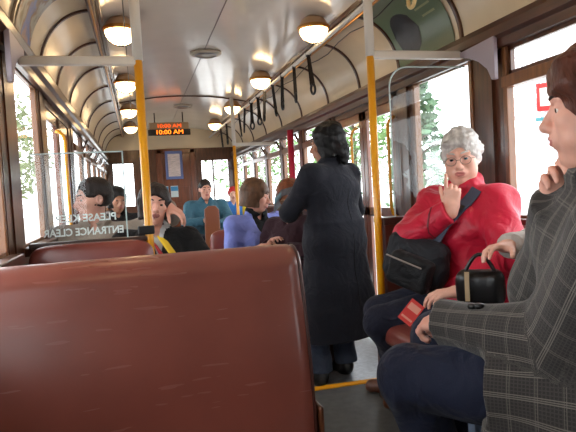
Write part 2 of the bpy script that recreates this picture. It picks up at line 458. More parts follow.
for x, q, lab in ((XL, -1, 'grey curved corner plate high on the wall over the lettered glass screen'), (XR, 1, 'pale grey curved corner plate high between two window frames')):
    out = [(2.735, 1.765), (2.735, 1.79), (2.44, 1.80), (2.44, 1.595), (2.465, 1.595), (2.50, 1.655), (2.57, 1.705), (2.65, 1.74)]
    b = MB().extrude(out, 0, x-q*.040, x-q*.062).build('corner_bracket', mat('bracket_grey', (.62, .58, .62), .4), bevel=.003)
    tag(b, lab, 'bracket', 'curved grey plates beside the crossbars')
# left screen
s = empty('glass_screen', (-.47, BY, FZ)); tag(s, 'clear glass screen lettered in mirror writing above the maroon seat', 'screen')
MB().box(0, .49, -.02, .02, 0, .87).build('wooden_base', WOODV, s)
MB().box(-.01, .50, -.026, .026, .87, .893).build('cap_rail', mat('dark_cap', (.22, .13, .10), .35), s, bevel=.006)
MB().box(.02, .41, -.003, .003, .89, 1.285).build('glass_pane', PARTG, s)
MB().box(.41, .416, -.005, .005, .89, 1.29).box(.02, .416, -.005, .005, 1.285, 1.291).build('glass_edge', mat('glass_edge', (.70, .78, .78), .2), s)
MB().box(.46, .535, -.03, .03, .90, .94).build('pole_clamp', BLACK, s, bevel=.006)
LET = mat('white_lettering', (.97, 1, .99), .5)
text_obj('lettering', 'PLEASE KEEP', .047, (.238, .006, .992), (math.pi/2, 0, math.pi), LET, s, bold=.0012)
text_obj('lettering', 'ENTRANCE CLEAR', .047, (.225, .006, .930), (math.pi/2, 0, math.pi), LET, s, sx=.88, bold=.0012)
# right screen
s = empty('glass_screen', (1.22, BY, FZ)); tag(s, 'tall round cornered glass screen on a maroon panel behind the red jacketed passenger', 'screen')
MB().box(0, .52, -.02, .02, 0, .86).build('lower_panel', mat('maroon_panel', (.33, .17, .13), .35, coat=.2), s)
MB().box(-.01, .53, -.03, .03, .86, .90).build('cap_rail', mat('dark_cap', (.22, .13, .10), .35), s, bevel=.006)
ol = [(.07, .89), (.51, .89), (.51, 1.67)] + [(.17-.10*math.sin(a), 1.57+.10*math.cos(a)) for a in np.linspace(0, math.pi/2, 8)]
MB().extrude(ol, 1, -.003, .003).build('glass_pane', PARTG, s)
e = [(.068, 0, .89)] + [(.17-.102*math.sin(a), 0, 1.57+.102*math.cos(a)) for a in np.linspace(math.pi/2, 0, 8)] + [(.51, 0, 1.672)]
MB().tube(e, .0045, 6).build('glass_edge', mat('glass_edge', (.70, .78, .78), .2), s)
# crimson post
p = empty('crimson_post', (1.655, 6.12, LZ)); tag(p, 'crimson painted upright post in front of the far windows', 'post')
MB().tube([(0, 0, .02), (0, 0, 1.90)], .036, 16).build('shaft', REDP, p, smooth=True)
MB().lathe([(0, 0), (.06, 0), (.06, .02), (.036, .03)], n=18).build('foot_flange', REDP, p, smooth=True)

# digital sign
g = empty('clock_sign', (.50, 8.5, 2.0)); tag(g, 'slim black digital sign showing 10:00 AM in orange', 'sign')
MB().box(-.30, .30, 0, .05, 0, .085).build('case', BLACK, g, bevel=.006)
MB().box(-.28, .28, 0.01, .05, .085, .185).build('reflection_backing', mat('reflection_backing_cream', (.60, .50, .38), .3), g, bevel=.006)  # added backing that carries the imitated ceiling reflection
LED = mat('orange_led', (1, .45, .1), .5, emit=(1, .47, .10), estr=3.2)
LED_REFL = mat('led_reflection', (1, .4, .1), .5, emit=(1, .36, .07), estr=1.3)
text_obj('digits', '10:00 AM', .088, (0, -.003, .042), (math.pi/2, 0, 0), LED, g, sx=1.16)
text_obj('reflected_digits', '10:00 AM', .078, (0, .006, .132), (math.pi/2, 0, 0), LED_REFL, g, sx=1.16)  # sign's reflection in the ceiling, imitated by a dimmer glowing row
for x in (-.2, .2): MB().tube([(x, .03, .18), (x, .03, ceil_z(.5)-2.0)], .008, 8).build('hanger', DARKM, g)

# adverts on the coves
def advert(side, y0, y1, t0, t1, name, m, lab, oval=False):
    xi = XR if side > 0 else XL; q = side
    def P(u, v, off):
        t = t0+(t1-t0)*v; x, z = cove_pt(side, t); a = t*math.pi/2
        return (x-q*math.cos(a)*off, y0+(y1-y0)*u, z-math.sin(a)*off)
    mb = MB(); N = 22
    for off in (.003, .007):
        rows = []
        for i in range(N+1):
            u = i/N
            if oval:
                w = math.sqrt(max(0, 1-(2*u-1)**2))*.5+.002; rows.append([P(u, .5+(2*j/12-1)*w, off) for j in range(13)])
            else: rows.append([P(u, j/12, off) for j in range(13)])
        mb.grid(rows)
    o = mb.build(name, m, smooth=True); tag(o, lab, 'advert'); return o
def advert_mat(name, cols, scale, seed):
    m = bpy.data.materials.new(name); m.use_nodes = True; nt = m.node_tree; b = nt.nodes['Principled BSDF']; b.inputs['Roughness'].default_value = .35
    tc = nt.nodes.new('ShaderNodeTexCoord'); n = nt.nodes.new('ShaderNodeTexNoise'); n.inputs['Scale'].default_value = scale; n.inputs['Detail'].default_value = 5
    mp = nt.nodes.new('ShaderNodeMapping'); mp.inputs['Location'].default_value = (seed, seed*.7, 0)
    r = nt.nodes.new('ShaderNodeValToRGB'); r.color_ramp.interpolation = 'EASE'
    for i, (p_, c_) in enumerate(cols):
        e_ = r.color_ramp.elements[i] if i < 2 else r.color_ramp.elements.new(p_)
        e_.position = p_; e_.color = (*_lin(c_), 1)
    nt.links.new(tc.outputs['Object'], mp.inputs['Vector']); nt.links.new(mp.outputs['Vector'], n.inputs['Vector'])
    nt.links.new(n.outputs['Fac'], r.inputs['Fac']); nt.links.new(r.outputs['Color'], b.inputs['Base Color'])
    return m
advert(-1, 2.86, 3.24, .10, .97, 'advert_panel', advert_mat('advert_blue', [(.3, (.22, .24, .14)), (.42, (.55, .56, .55)), (.48, (.42, .30, .22)), (.56, (.14, .34, .66)), (.72, (.66, .50, .38))], 5, 3), 'blue and brown picture advert curving up the cove by the lettered screen')
ga = advert(1, 2.87, 3.55, .03, .97, 'advert_panel', mat('advert_green', (.36, .43, .33), .3, var=.06, vscale=9), 'green advert with a dark patch on the cove over the wide window pane')
# dark patch and faint caption bars on the green advert
def patch(y0, y1, t0, t1, m, nm):
    mb = MB(); rows = []
    for i in range(9):
        u = i/8; w = math.sqrt(max(0, 1-(2*u-1)**2))*.5+.01 if nm == 'dark_picture' else .5
        rows.append([])
        for j in range(9):
            t = t0+(t1-t0)*(.5+(2*j/8-1)*w); x, z = cove_pt(1, t); a = t*math.pi/2
            rows[-1].append((x-math.cos(a)*.0085, y0+(y1-y0)*u, z-math.sin(a)*.0085))
    mb.grid(rows); return mb.build(nm, m, ga, smooth=True)
patch(3.18, 3.49, .10, .62, mat('advert_dark', (.13, .15, .17), .4, var=.5, vscale=14), 'dark_picture')
for k in range(3): patch(2.95, 3.15-.03*k, .62-.10*k, .645-.10*k, mat('advert_cream', (.58, .60, .46), .4), 'caption_line')

# ------------------------------------------------------------------ seats
def superback(w, h, d, nu=30, nv=22, e=5., bulge=.02):
    """rounded upholstered slab: x -w/2..w/2, y -d/2..d/2, z 0..h"""
    mb = MB()
    def sp(c, p): return math.copysign(abs(c)**p, c)
    rows = []
    for i in range(4*nu//2):
        a = 2*math.pi*i/(4*nu//2)
        row = []
        for j in range(nv+1):
            b = -math.pi/2+math.pi*j/nv
            cx, cz = sp(math.cos(a), 2/e)*sp(math.cos(b), 2/e), sp(math.sin(a), 2/e)*sp(math.cos(b), 2/e)
            y = sp(math.sin(b), 2/2.6)
            row.append((cx*w/2, y*d/2, h/2+cz*h/2))
        rows.append(row)
    mb.grid(rows, close_u=True); return mb
def near_seat():
    o = empty('leather_seat', (-.035, 1.38, FZ), .04); tag(o, 'large red-brown leather seat back filling the front of the view', 'seat')
    w, z0, z1 = .885, .40, .925
    # back profile (y,z): leaning away, puffed face, rolled top
    mb = MB(); prof = []
    for i in range(15):
        t = i/14; z = z0+(z1-.065-z0)*t; prof.append((-.030+.065*t-.022*math.sin(math.pi*t)**.8, z))
    cy, cz = .035+.075, z1-.065
    for i in range(1, 16):
        a = math.pi-math.pi*i/16; prof.append((cy+.075*math.cos(a), cz+.065*math.sin(a)))
    for i in range(10):
        t = i/9; prof.append((cy+.075-.09*t, cz-(cz-z0)*t))
    N = 40; rows = []
    for k in range(N+1):
        x = (k/N*2-1); ex = min(1, (1-abs(x))*w/2/.035); sh = math.sqrt(max(0, 1-(1-ex)**2))   # rounded ends
        row = []
        for (y, z) in prof:
            yc, zc = .07*(z-z0)/.5+.02, min(z, cz)
            row.append((x*w/2, yc+(y-yc)*(.55+.45*sh), zc+(z-zc)*(.75+.25*sh)))
        rows.append(row)
    mb.grid(rows)
    for end in (0, N): mb.add(rows[end], [tuple(range(len(prof)))])
    b = mb.build('backrest', LEATHER, o, smooth=True)
    # piping on the aisle end, front edge and over the top
    for sgn in (1, -1):
        pts = [(sgn*(w/2-.010), y+(.07*(z-z0)/.5+.02-y)*.20, z-(.006 if z > cz else 0)) for (y, z) in prof]
        MB().tube(pts, .0045, 8).build('piping', PIPING, b, smooth=True)
    MB().box(w/2-.002, w/2+.012, -.03, .14, .30, .52).build('end_plate', WOODV, o, bevel=.01)
    q = superback(.9, .46, .14, e=5); c = q.build('cushion', LEATHER, o, smooth=True)
    c.rotation_euler = (math.pi/2, 0, 0); c.location = (0, -.02, .42)
    for x in (-.38, .38): MB().box(x-.02, x+.02, -.42, .06, 0, .36).build('leg', DARKM, o, bevel=.005)
    return o
near_seat()
def bench(loc, w, rz, zt, lab, m, cat='seat', depth=.44):
    o = empty('leather_seat', loc, rz); tag(o, lab, cat)
    b = superback(w, zt-.42, .10, e=7); bb = b.build('backrest', m, o, smooth=True); bb.location = (0, .02, .42); bb.rotation_euler = (-.06, 0, 0)
    q = superback(w, depth, .12, e=6); c = q.build('cushion', m, o, smooth=True); c.rotation_euler = (math.pi/2, 0, 0); c.location = (0, -.02, .385)
    MB().box(-w/2+.03, w/2-.03, -depth+.04, .0, 0, .33).build('base', WOODV, o)
    return o
bench((-.212, 2.665, FZ), .54, 0, .885, 'maroon leather seat back just under the lettered glass screen', LEATHER2)
# long bench under the window on the far side of the aisle
o = empty('long_bench', (1.44, 1.62, FZ)); tag(o, 'long maroon bench along the window carrying the three seated women', 'bench')
q = superback(2.16, .68, .12, e=9, nu=40); c = q.build('cushion', LEATHER2, o, smooth=True); c.rotation_euler = (math.pi/2, 0, math.pi/2); c.location = (.27, 0, .39)
c.rotation_euler = Euler((math.pi/2, 0, -math.pi/2)); c.location = (.27, 0, .39)
q = superback(2.16, .42, .08, e=9, nu=40); c = q.build('backrest', LEATHER2, o, smooth=True); c.rotation_euler = (0, 0, math.pi/2); c.location = (.255, 0, .43)
MB().box(-.32, .25, -1.06, 1.06, 0, .325).build('base', WOODV, o)
# seats of the centre section and far saloon
bench((-.04, 3.83, LZ), .86, 0, .98, 'maroon leather seat behind the couple in the lowered section', LEATHER2)
bench((.86, 4.72, LZ), .62, 0, .95, 'maroon leather seat behind the lavender jacketed woman', LEATHER2)
bench((1.36, 3.98, LZ), .62, -math.pi/2, .92, 'maroon leather seat behind the maroon jacketed passenger', LEATHER2)
bench((.87, 7.72, FZ), .62, 0, .90, 'leather seat behind the teal jacketed man', LEATHER2)
bench((1.36, 8.25, FZ), .50, 0, .90, 'leather seat behind the child in the red cap', LEATHER2)
o = empty('seat_end', (.66, 5.35, LZ)); tag(o, 'plain brown wooden seat end between teal jacketed man and lavender jacketed woman', 'seat end')
MB().extrude([(-.10, 0), (.06, 0), (.06, 1.10), (.03, 1.14), (-.04, 1.14), (-.075, 1.11)], 1, -.02, .02).build('board', mat('seat_end_wood', (.52, .31, .20), .35, coat=.3), o, bevel=.006)

# ------------------------------------------------------------------ outdoors
g = MB().box(-60, 60, -40, 90, -1.0, -.85).build('street', mat('pale_paving', (.72, .71, .70), .8, var=.1, vscale=.8)); tag(g, 'pale paved street outside the car', kind='structure')
BARK = mat('bark', (.36, .30, .25), .9, var=.3, vscale=10)
def leaf_mat(n, c): return mat(n, c, .7, var=.35, vscale=3)
def tree(x, y, h, r, lab, m, conif=False, seed=1, n=1500, base=None):
    R_ = random.Random(seed); o = empty('street_tree', (x, y, -.85)); tag(o, lab, 'tree', 'trees along the street')
    mb = MB().tube([(0, 0, 0), (.05, 0, h*.4), (0, .05, h*.92)], [.14, .10, .02], 8)
    for k in range(14):
        z = h*(.3+.6*k/14); a = R_.uniform(0, 6.28); L = r*(1.0-.6*k/14)
        mb.tube([(0, 0, z), (L*.5*math.cos(a), L*.5*math.sin(a), z+.25*L), (L*.95*math.cos(a), L*.95*math.sin(a), z+(.2 if conif else .6)*L)], [.04, .025, .008], 5)
    mb.build('trunk', BARK, o, smooth=True)
    fb = MB()
    for k in range(n):
        a = R_.uniform(0, 6.283)
        if conif:
            t = R_.random(); z = h*(.18+.82*t); rr = r*(1-t)**.8*R_.uniform(.35, 1)*(1+.25*math.sin(z*7))
        else:
            cz = R_.uniform(-1, 1); rad = R_.uniform(.55, 1)*(1+.2*math.sin(3*a+cz*4)); rr = r*math.sqrt(1-cz*cz)*rad; z = h*.62+h*.36*cz*rad
        p = V(rr*math.cos(a), rr*math.sin(a), z); s = R_.uniform(.07, .17)*max(1, h/6)
        d1 = V(R_.gauss(0, 1), R_.gauss(0, 1), R_.gauss(0, .6)); d1 /= np.linalg.norm(d1); d2 = np.cross(d1, V(R_.gauss(0, 1), R_.gauss(0, 1), R_.gauss(0, 1))); d2 /= np.linalg.norm(d2)+1e-6
        fb.add([p-d1*s, p+d2*s*.5, p+d1*s, p-d2*s*.5], [(0, 1, 2, 3)])
    fb.build('crown', m, o); return o
PINE = leaf_mat('pine_green', (.36, .48, .36)); GRN = leaf_mat('leaf_green', (.42, .56, .34)); OLV = leaf_mat('olive_green', (.46, .50, .36))
tree(6.9, 13.3, 5.6, 1.15, 'blue-green conifer seen through the wide pane over the red jacketed passenger', PINE, True, 2, 1500)
tree(7.4, 19.0, 6.2, 1.5, 'leafy tree seen through the folding doorway', GRN, False, 5, 1700)
tree(5.2, 24.5, 6.5, 2.0, 'leafy tree seen past the long coated man\'s head', GRN, False, 9, 1500)
tree(-5.2, 27, 7.0, 1.8, 'olive tree outside, seen through the lettered glass screen side', OLV, False, 12, 1300)
def bare_tree(x, y, h, lab, seed):
    R_ = random.Random(seed); o = empty('bare_tree', (x, y, -.85)); tag(o, lab, 'tree')
    mb = MB()
    def br(p, d, L, r, k):
        q = p+d*L; mid = p+d*L*.5+V(R_.gauss(0, .04), R_.gauss(0, .04), 0)*L
        mb.tube([p, mid, q], [r, r*.8, r*.6], 6 if k > 2 else 4, caps=False)
        if k == 0: return
        for _ in range(3 if k < 4 else 4):
            e = d+V(R_.gauss(0, .5), R_.gauss(0, .5), R_.gauss(.1, .35)); e /= np.linalg.norm(e); br(q-d*L*R_.uniform(0, .35), e, L*R_.uniform(.55, .8), r*.55, k-1)
    br(V(0, 0, 0), V(.02, 0, 1), h*.32, h*.018, 5)
    mb.build('branches', mat('pale_bark', (.80, .79, .80), .9), o, smooth=True)
bare_tree(8.0, 9.4, 6.6, 'bare grey branched tree above the tweed jacketed woman', 4)
s = empty('street_sign', (4.02, 4.98, -.85)); tag(s, 'red framed white street sign outside, beside the tweed jacketed woman\'s forehead', 'sign')
s.rotation_euler = (0, 0, -.7)
MB().tube([(0, .03, 0), (0, .03, 2.95)], .02, 8).build('post', mat('galvanised', (.75, .77, .78), .5), s, smooth=True)
MB().box(-.085, .085, 0, .012, 2.62, 2.90).build('red_plate', mat('sign_red', (.80, .10, .10), .5), s, bevel=.004)
MB().box(-.052, .052, -.004, .001, 2.67, 2.85).build('white_face', mat('sign_white', (.92, .88, .84), .5), s)
MB().box(-.10, .10, 0, .012, 2.52, 2.56).build('teal_strip', mat('sign_teal', (.25, .52, .55), .5), s)

# ------------------------------------------------------------------ sky, camera
w = bpy.data.worlds.new('World'); SC.world = w; w.use_nodes = True
bg = w.node_tree.nodes['Background']
bg.inputs['Color'].default_value = (.93, .97, 1.0, 1); bg.inputs['Strength'].default_value = 5.0
cd = bpy.data.cameras.new('camera'); cam = bpy.data.objects.new('camera', cd); COL.objects.link(cam); SC.camera = cam
cd.sensor_width = 36; cd.lens = 36; cd.sensor_fit = 'HORIZONTAL'; cd.clip_start = .02; cd.clip_end = 300
Rw = np.array([[0.966198, 0.0645158, -0.24959794], [-0.25189636, 0.03022756, -0.96728203], [-0.05486023, 0.99745877, 0.04545711]])
cam.matrix_world = Matrix.Translation((0, 0, CAMZ)) @ Matrix(Rw.tolist()).to_4x4()
SC.view_settings.view_transform = 'Standard'; SC.view_settings.look = 'None'; SC.view_settings.gamma = 1; SC.view_settings.exposure = 0.27
SC.view_settings.use_curve_mapping = False
# ================================================================== PEOPLE
def unit(v): v = np.array(v, float); return v/(np.linalg.norm(v)+1e-12)
def rotm(axis, deg):
    return np.array(Matrix.Rotation(math.radians(deg), 3, Vector(axis)))
class Field:
    """signed distance field on a rectilinear grid with locally finer spacing"""
    def __init__(s): s.ops = []; s.fine = []
    def _push(s, lo, hi, fn, op, k): s.ops.append((np.array(lo, float), np.array(hi, float), fn, op, k)); return s
    def cap(s, a, b, ra, rb=None, k=.02, op='u', sq=None):
        a = V(*a); b = V(*b); rb = ra if rb is None else rb; ab = b-a; L2 = ab@ab+1e-12; m = max(ra, rb)
        def fn(x, y, z):
            px, py, pz = x-a[0], y-a[1], z-a[2]
            t = np.clip((px*ab[0]+py*ab[1]+pz*ab[2])/L2, 0, 1)
            return np.sqrt((px-t*ab[0])**2+(py-t*ab[1])**2+(pz-t*ab[2])**2)-(ra+(rb-ra)*t)
        return s._push(np.minimum(a, b)-m, np.maximum(a, b)+m, fn, op, k)
    def capflat(s, a, b, ra, rb, k=.02, op='u', ea=.0, eb=0.):
        """capsule with its b end cut flat"""
        a = V(*a); b = V(*b); ab = b-a; L = np.linalg.norm(ab); d = ab/L; m = max(ra, rb)
        def fn(x, y, z):
            px, py, pz = x-a[0], y-a[1], z-a[2]
            q = px*d[0]+py*d[1]+pz*d[2]; t = np.clip(q/L, 0, 1)
            c = np.sqrt((px-t*ab[0])**2+(py-t*ab[1])**2+(pz-t*ab[2])**2)-(ra+(rb-ra)*t)
            return np.maximum(c, q-L)
        return s._push(np.minimum(a, b)-m, np.maximum(a, b)+m, fn, op, k)
    def ell(s, c, r, M=None, k=.02, op='u'):
        c = V(*c); r = V(*r); M = np.eye(3) if M is None else M   # columns = axes
        def fn(x, y, z):
            p = [x-c[0], y-c[1], z-c[2]]
            q = [sum(M[j, i]*p[j] for j in range(3)) for i in range(3)]
            k0 = np.sqrt(sum((q[i]/r[i])**2 for i in range(3))); k1 = np.sqrt(sum((q[i]/r[i]**2)**2 for i in range(3)))+1e-9
            return k0*(k0-1)/k1
        e = np.abs(M)@r
        return s._push(c-e, c+e, fn, op, k)
    def box(s, c, r, M=None, rad=.01, k=.01, op='u'):
        c = V(*c); r = V(*r); M = np.eye(3) if M is None else M
        def fn(x, y, z):
            p = [x-c[0], y-c[1], z-c[2]]
            q = [np.abs(sum(M[j, i]*p[j] for j in range(3)))-(r[i]-rad) for i in range(3)]
            o = np.sqrt(sum(np.maximum(v, 0)**2 for v in q))
            return o+np.minimum(np.maximum(np.maximum(q[0], q[1]), q[2]), 0)-rad
        e = np.abs(M)@r
        return s._push(c-e, c+e, fn, op, k)
    def tub(s, a, b, ra, rb, M, k=.03, op='u', p=2.4):
        """super-elliptic tapered tube from a to b, flat ends; ra, rb = (half width along M[:,0], half depth along M[:,1])"""
        a = V(*a); b = V(*b); d = unit(b-a); L = np.linalg.norm(b-a); X = M[:, 0]; Y = M[:, 1]
        def fn(x, y, z):
            px, py, pz = x-a[0], y-a[1], z-a[2]
            q = px*d[0]+py*d[1]+pz*d[2]; t = np.clip(q/L, 0, 1)
            u = np.abs(px*X[0]+py*X[1]+pz*X[2])/(ra[0]+(rb[0]-ra[0])*t); v = np.abs(px*Y[0]+py*Y[1]+pz*Y[2])/(ra[1]+(rb[1]-ra[1])*t)
            rr = ((u**p+v**p)**(1/p)-1)*min(ra[1], rb[1])
            return np.maximum(rr, np.maximum(-q, q-L))
        m = max(*ra, *rb)
        return s._push(np.minimum(a, b)-m, np.maximum(a, b)+m, fn, op, k)
    def build(s, name, mats, h=.008, parent=None, noise=None, matfn=None, attr=None, floor=None):
        add = [o for o in s.ops if o[3] == 'u']
        lo = np.min([o[0] for o in add], 0)-.03; hi = np.max([o[1] for o in add], 0)+.03
        ax = []
        for i in range(3):
            iv = [(f[0][i], f[1][i], f[2]) for f in s.fine]; p = lo[i]; L = [p]
            while p < hi[i]:
                st = min([h]+[f[2] for f in iv if f[0]-h <= p <= f[1]]); p += st; L.append(p)
            ax.append(np.array(L))
        D = np.full([len(a) for a in ax], 1., np.float32)
        for (l, u, fn, op, k) in s.ops:
            m = k+.035; sl = []
            for i in range(3):
                i0 = np.searchsorted(ax[i], l[i]-m); i1 = np.searchsorted(ax[i], u[i]+m); sl.append(slice(max(0, i0), max(i0+1, i1)))
            sl = tuple(sl); B = D[sl]
            if B.size == 0: continue
            x = ax[0][sl[0]][:, None, None]; y = ax[1][sl[1]][None, :, None]; z = ax[2][sl[2]][None, None, :]
            d = fn(x, y, z).astype(np.float32)
            if op == 'u':
                hh = np.maximum(k-np.abs(B-d), 0)/max(k, 1e-6); D[sl] = np.minimum(B, d)-hh*hh*k*.25
            else:
                d = -d; hh = np.maximum(k-np.abs(B-d), 0)/max(k, 1e-6); D[sl] = np.maximum(B, d)+hh*hh*k*.25
        if floor is not None: D = np.maximum(D, (floor-ax[2])[None, None, :].astype(np.float32))
        if noise:
            amp, fr, sd = noise; R_ = np.random.RandomState(sd)
            n = 0
            for q in range(6):
                kv = R_.randn(3)*fr*(1 if q < 3 else 2.1); ph = R_.rand()*6.28
                n = n+np.sin(kv[0]*ax[0][:, None, None]+kv[1]*ax[1][None, :, None]+kv[2]*ax[2][None, None, :]+ph)*(1 if q < 3 else .5)
            D += (amp*n/3).astype(np.float32)
        vs, fs = snet(D, ax)
        me = bpy.data.meshes.new(name)
        me.vertices.add(len(vs)); me.vertices.foreach_set('co', vs.astype(np.float32).ravel())
        me.loops.add(len(fs)*4); me.loops.foreach_set('vertex_index', fs.astype(np.int32).ravel())
        me.polygons.add(len(fs)); me.polygons.foreach_set('loop_start', np.arange(0, len(fs)*4, 4, dtype=np.int32))
        me.polygons.foreach_set('loop_total', np.full(len(fs), 4, np.int32))
        for m in (mats if isinstance(mats, (list, tuple)) else [mats]): me.materials.append(m)
        me.polygons.foreach_set('use_smooth', np.ones(len(fs), bool))
        if matfn is not None and len(fs): me.polygons.foreach_set('material_index', matfn(vs[fs].mean(1)).astype(np.int32))
        me.update(calc_edges=True)
        if attr is not None:
            at = me.attributes.new('cloth', 'FLOAT_VECTOR', 'POINT'); at.data.foreach_set('vector', attr(vs).astype(np.float32).ravel())
        return link(bpy.data.objects.new(name, me), parent)
def snet(D, ax):
    N = D < 0; nx, ny, nz = D.shape
    cnt = np.zeros((nx-1, ny-1, nz-1), np.int8)
    for i in (0, 1):
        for j in (0, 1):
            for k in (0, 1): cnt += N[i:nx-1+i, j:ny-1+j, k:nz-1+k]
    act = (cnt > 0) & (cnt < 8); I, J, K = np.nonzero(act)
    idx = np.full(act.shape, -1, np.int64); idx[I, J, K] = np.arange(len(I))
    P = np.zeros((len(I), 3)); C = np.zeros(len(I))
    c8 = [(i, j, k) for i in (0, 1) for j in (0, 1) for k in (0, 1)]
    for a in c8:
        for e in range(3):
            if a[e]: continue
            b = list(a); b[e] = 1
            d0 = D[I+a[0], J+a[1], K+a[2]]; d1 = D[I+b[0], J+b[1], K+b[2]]; m = (d0 < 0) != (d1 < 0)
            t = np.where(m, d0/np.where(m, d0-d1, 1), 0)
            q = [ax[0][I+a[0]], ax[1][J+a[1]], ax[2][K+a[2]]]; q2 = [ax[0][I+b[0]], ax[1][J+b[1]], ax[2][K+b[2]]]
            for w in range(3): P[:, w] += np.where(m, q[w]+(q2[w]-q[w])*t, 0)
            C += m
    P /= np.maximum(C, 1)[:, None]; F = []
    for e in range(3):
        u, w = (e+1) % 3, (e+2) % 3
        sl0 = [slice(None)]*3; sl1 = [slice(None)]*3; sl0[e] = slice(0, -1); sl1[e] = slice(1, None)
        A, B = N[tuple(sl0)], N[tuple(sl1)]; E = np.array(np.nonzero(A != B))
        ok = (E[u] > 0) & (E[w] > 0) & (E[u] < D.shape[u]-1) & (E[w] < D.shape[w]-1); E = E[:, ok]
        flip = A[tuple(E)]
        def at(du, dw):
            q = E.copy(); q[u] += du; q[w] += dw; return idx[tuple(q)]
        a, b, c, d = at(-1, -1), at(0, -1), at(0, 0), at(-1, 0)
        F.append(np.where(flip[:, None], np.stack([a, b, c, d], 1), np.stack([d, c, b, a], 1)))
    F = np.concatenate(F); F = F[(F >= 0).all(1)]
    return P, F

def ik(a, t, l1, l2, hint):
    a = V(*a); t = V(*t); d = t-a; L = np.linalg.norm(d); Lc = min(max(L, abs(l1-l2)+.01), (l1+l2)*.995); d = d/L
    t = a+d*Lc; x = (l1*l1-l2*l2+Lc*Lc)/(2*Lc); hgt = math.sqrt(max(0, l1*l1-x*x))
    hv = V(*hint); hv = hv-d*(hv@d); hv = unit(hv)
    return a+d*x+hv*hgt, t

def cloth_mat(name, rgb, rough=.75, var=.12, vs=9, bump=.25, bs=160, sheen=.2, coat=0., folds=.55):
    new = name not in MATS
    m = mat(name, rgb, rough, var=var, vscale=vs, bump=bump, bscale=bs, coat=coat)
    if new:
        nt = m.node_tree; b = nt.nodes['Principled BSDF']; old = b.inputs['Normal'].links[0].from_node
        tc = nt.nodes.new('ShaderNodeTexCoord'); n = nt.nodes.new('ShaderNodeTexNoise'); n.inputs['Scale'].default_value = 8.; n.inputs['Detail'].default_value = 2.5; n.inputs['Distortion'].default_value = 1.3
        bp = nt.nodes.new('ShaderNodeBump'); bp.inputs['Strength'].default_value = folds; bp.inputs['Distance'].default_value = .05
        nt.links.new(tc.outputs['Object'], n.inputs['Vector']); nt.links.new(n.outputs['Fac'], bp.inputs['Height']); nt.links.new(bp.outputs['Normal'], old.inputs['Normal'])
    m.node_tree.nodes['Principled BSDF'].inputs['Sheen Weight'].default_value = sheen*.25; m.node_tree.nodes['Principled BSDF'].inputs['Specular IOR Level'].default_value = .25
    return m
def skin(name, rgb):
    if name in MATS: return MATS[name]
    m = mat(name, rgb, .5, var=.06, vscale=30, bump=.03, bscale=220)
    b = m.node_tree.nodes['Principled BSDF']; b.inputs['Subsurface Weight'].default_value = .12
    b.inputs['Subsurface Radius'].default_value = (.012, .005, .003); b.inputs['Subsurface Scale'].default_value = .6
    return m
SCLERA = mat('eye_white', (.86, .83, .80), .2); PUPIL = mat('pupil', (.05, .04, .04), .15)

HAND = dict(relaxed=((18, 28, 18), (20, 32, 20), (24, 34, 20), (28, 36, 22)), grip=((45, 60, 35), (48, 62, 36), (50, 64, 38), (52, 64, 40)),
            point=((6, 8, 5), (62, 88, 50), (66, 90, 52), (66, 90, 52)), chin=((30, 55, 30), (40, 62, 36), (48, 68, 40), (54, 70, 40)),
            flat=((8, 12, 8), (8, 12, 8), (10, 14, 8), (14, 16, 8)))
def hand_prims(F, w, d, n, right, pose, s=1., thumb=None):
    d = unit(d); n = unit(np.array(n, float)-d*(np.array(n, float)@d)); sd = np.cross(d, n)*(1 if right else -1)
    P = lambda a, b, c=0.: w+(d*a+sd*b+n*c)*s
    F.cap(P(-.02, 0), P(.02, 0), .024*s, .026*s, .015)
    for off, l in ((.027, .088), (.009, .093), (-.010, .088), (-.027, .080)):
        F.cap(P(.015, off*.7, 0), P(l-.006, off, 0), .0145*s, .0115*s, .012)
    F.cap(P(.018, .020, .008), P(.05, .034, .014), .016*s, .012*s, .012)
    ln = (.072, .080, .074, .058)
    tips = []
    for i, off in enumerate((.027, .009, -.010, -.027)):
        p = P((.086, .092, .087, .078)[i], off); ang = 0; q = d; spread = (.10, .02, -.06, -.14)[i]
        q0 = unit(d+sd*spread*.7)
        for j, fr in enumerate((.45, .31, .24)):
            ang += HAND[pose][i][j]; a = math.radians(ang); q = q0*math.cos(a)+n*math.sin(a)
            e = p+q*ln[i]*fr*s; r0 = (.0092, .0083, .0076)[j]*s; F.cap(p, e, r0, r0*.9, .004); p = e
        tips.append(p)
    td = unit(d*.62+sd*.72+n*.30) if thumb is None else unit(d*thumb[0]+sd*thumb[1]+n*thumb[2])
    p = P(.024, .030, .010)
    for j, l in enumerate((.040, .034, .026)):
        q = unit(td+d*.18*j+n*.12*j); e = p+q*l*s; F.cap(p, e, (.0135, .0105, .0092)[j]*s, (.011, .0095, .0082)[j]*s, .006); p = e
    ctr = P(.07, 0, .02); F.fine.append((ctr-.11*s, ctr+.11*s, None))
    return tips

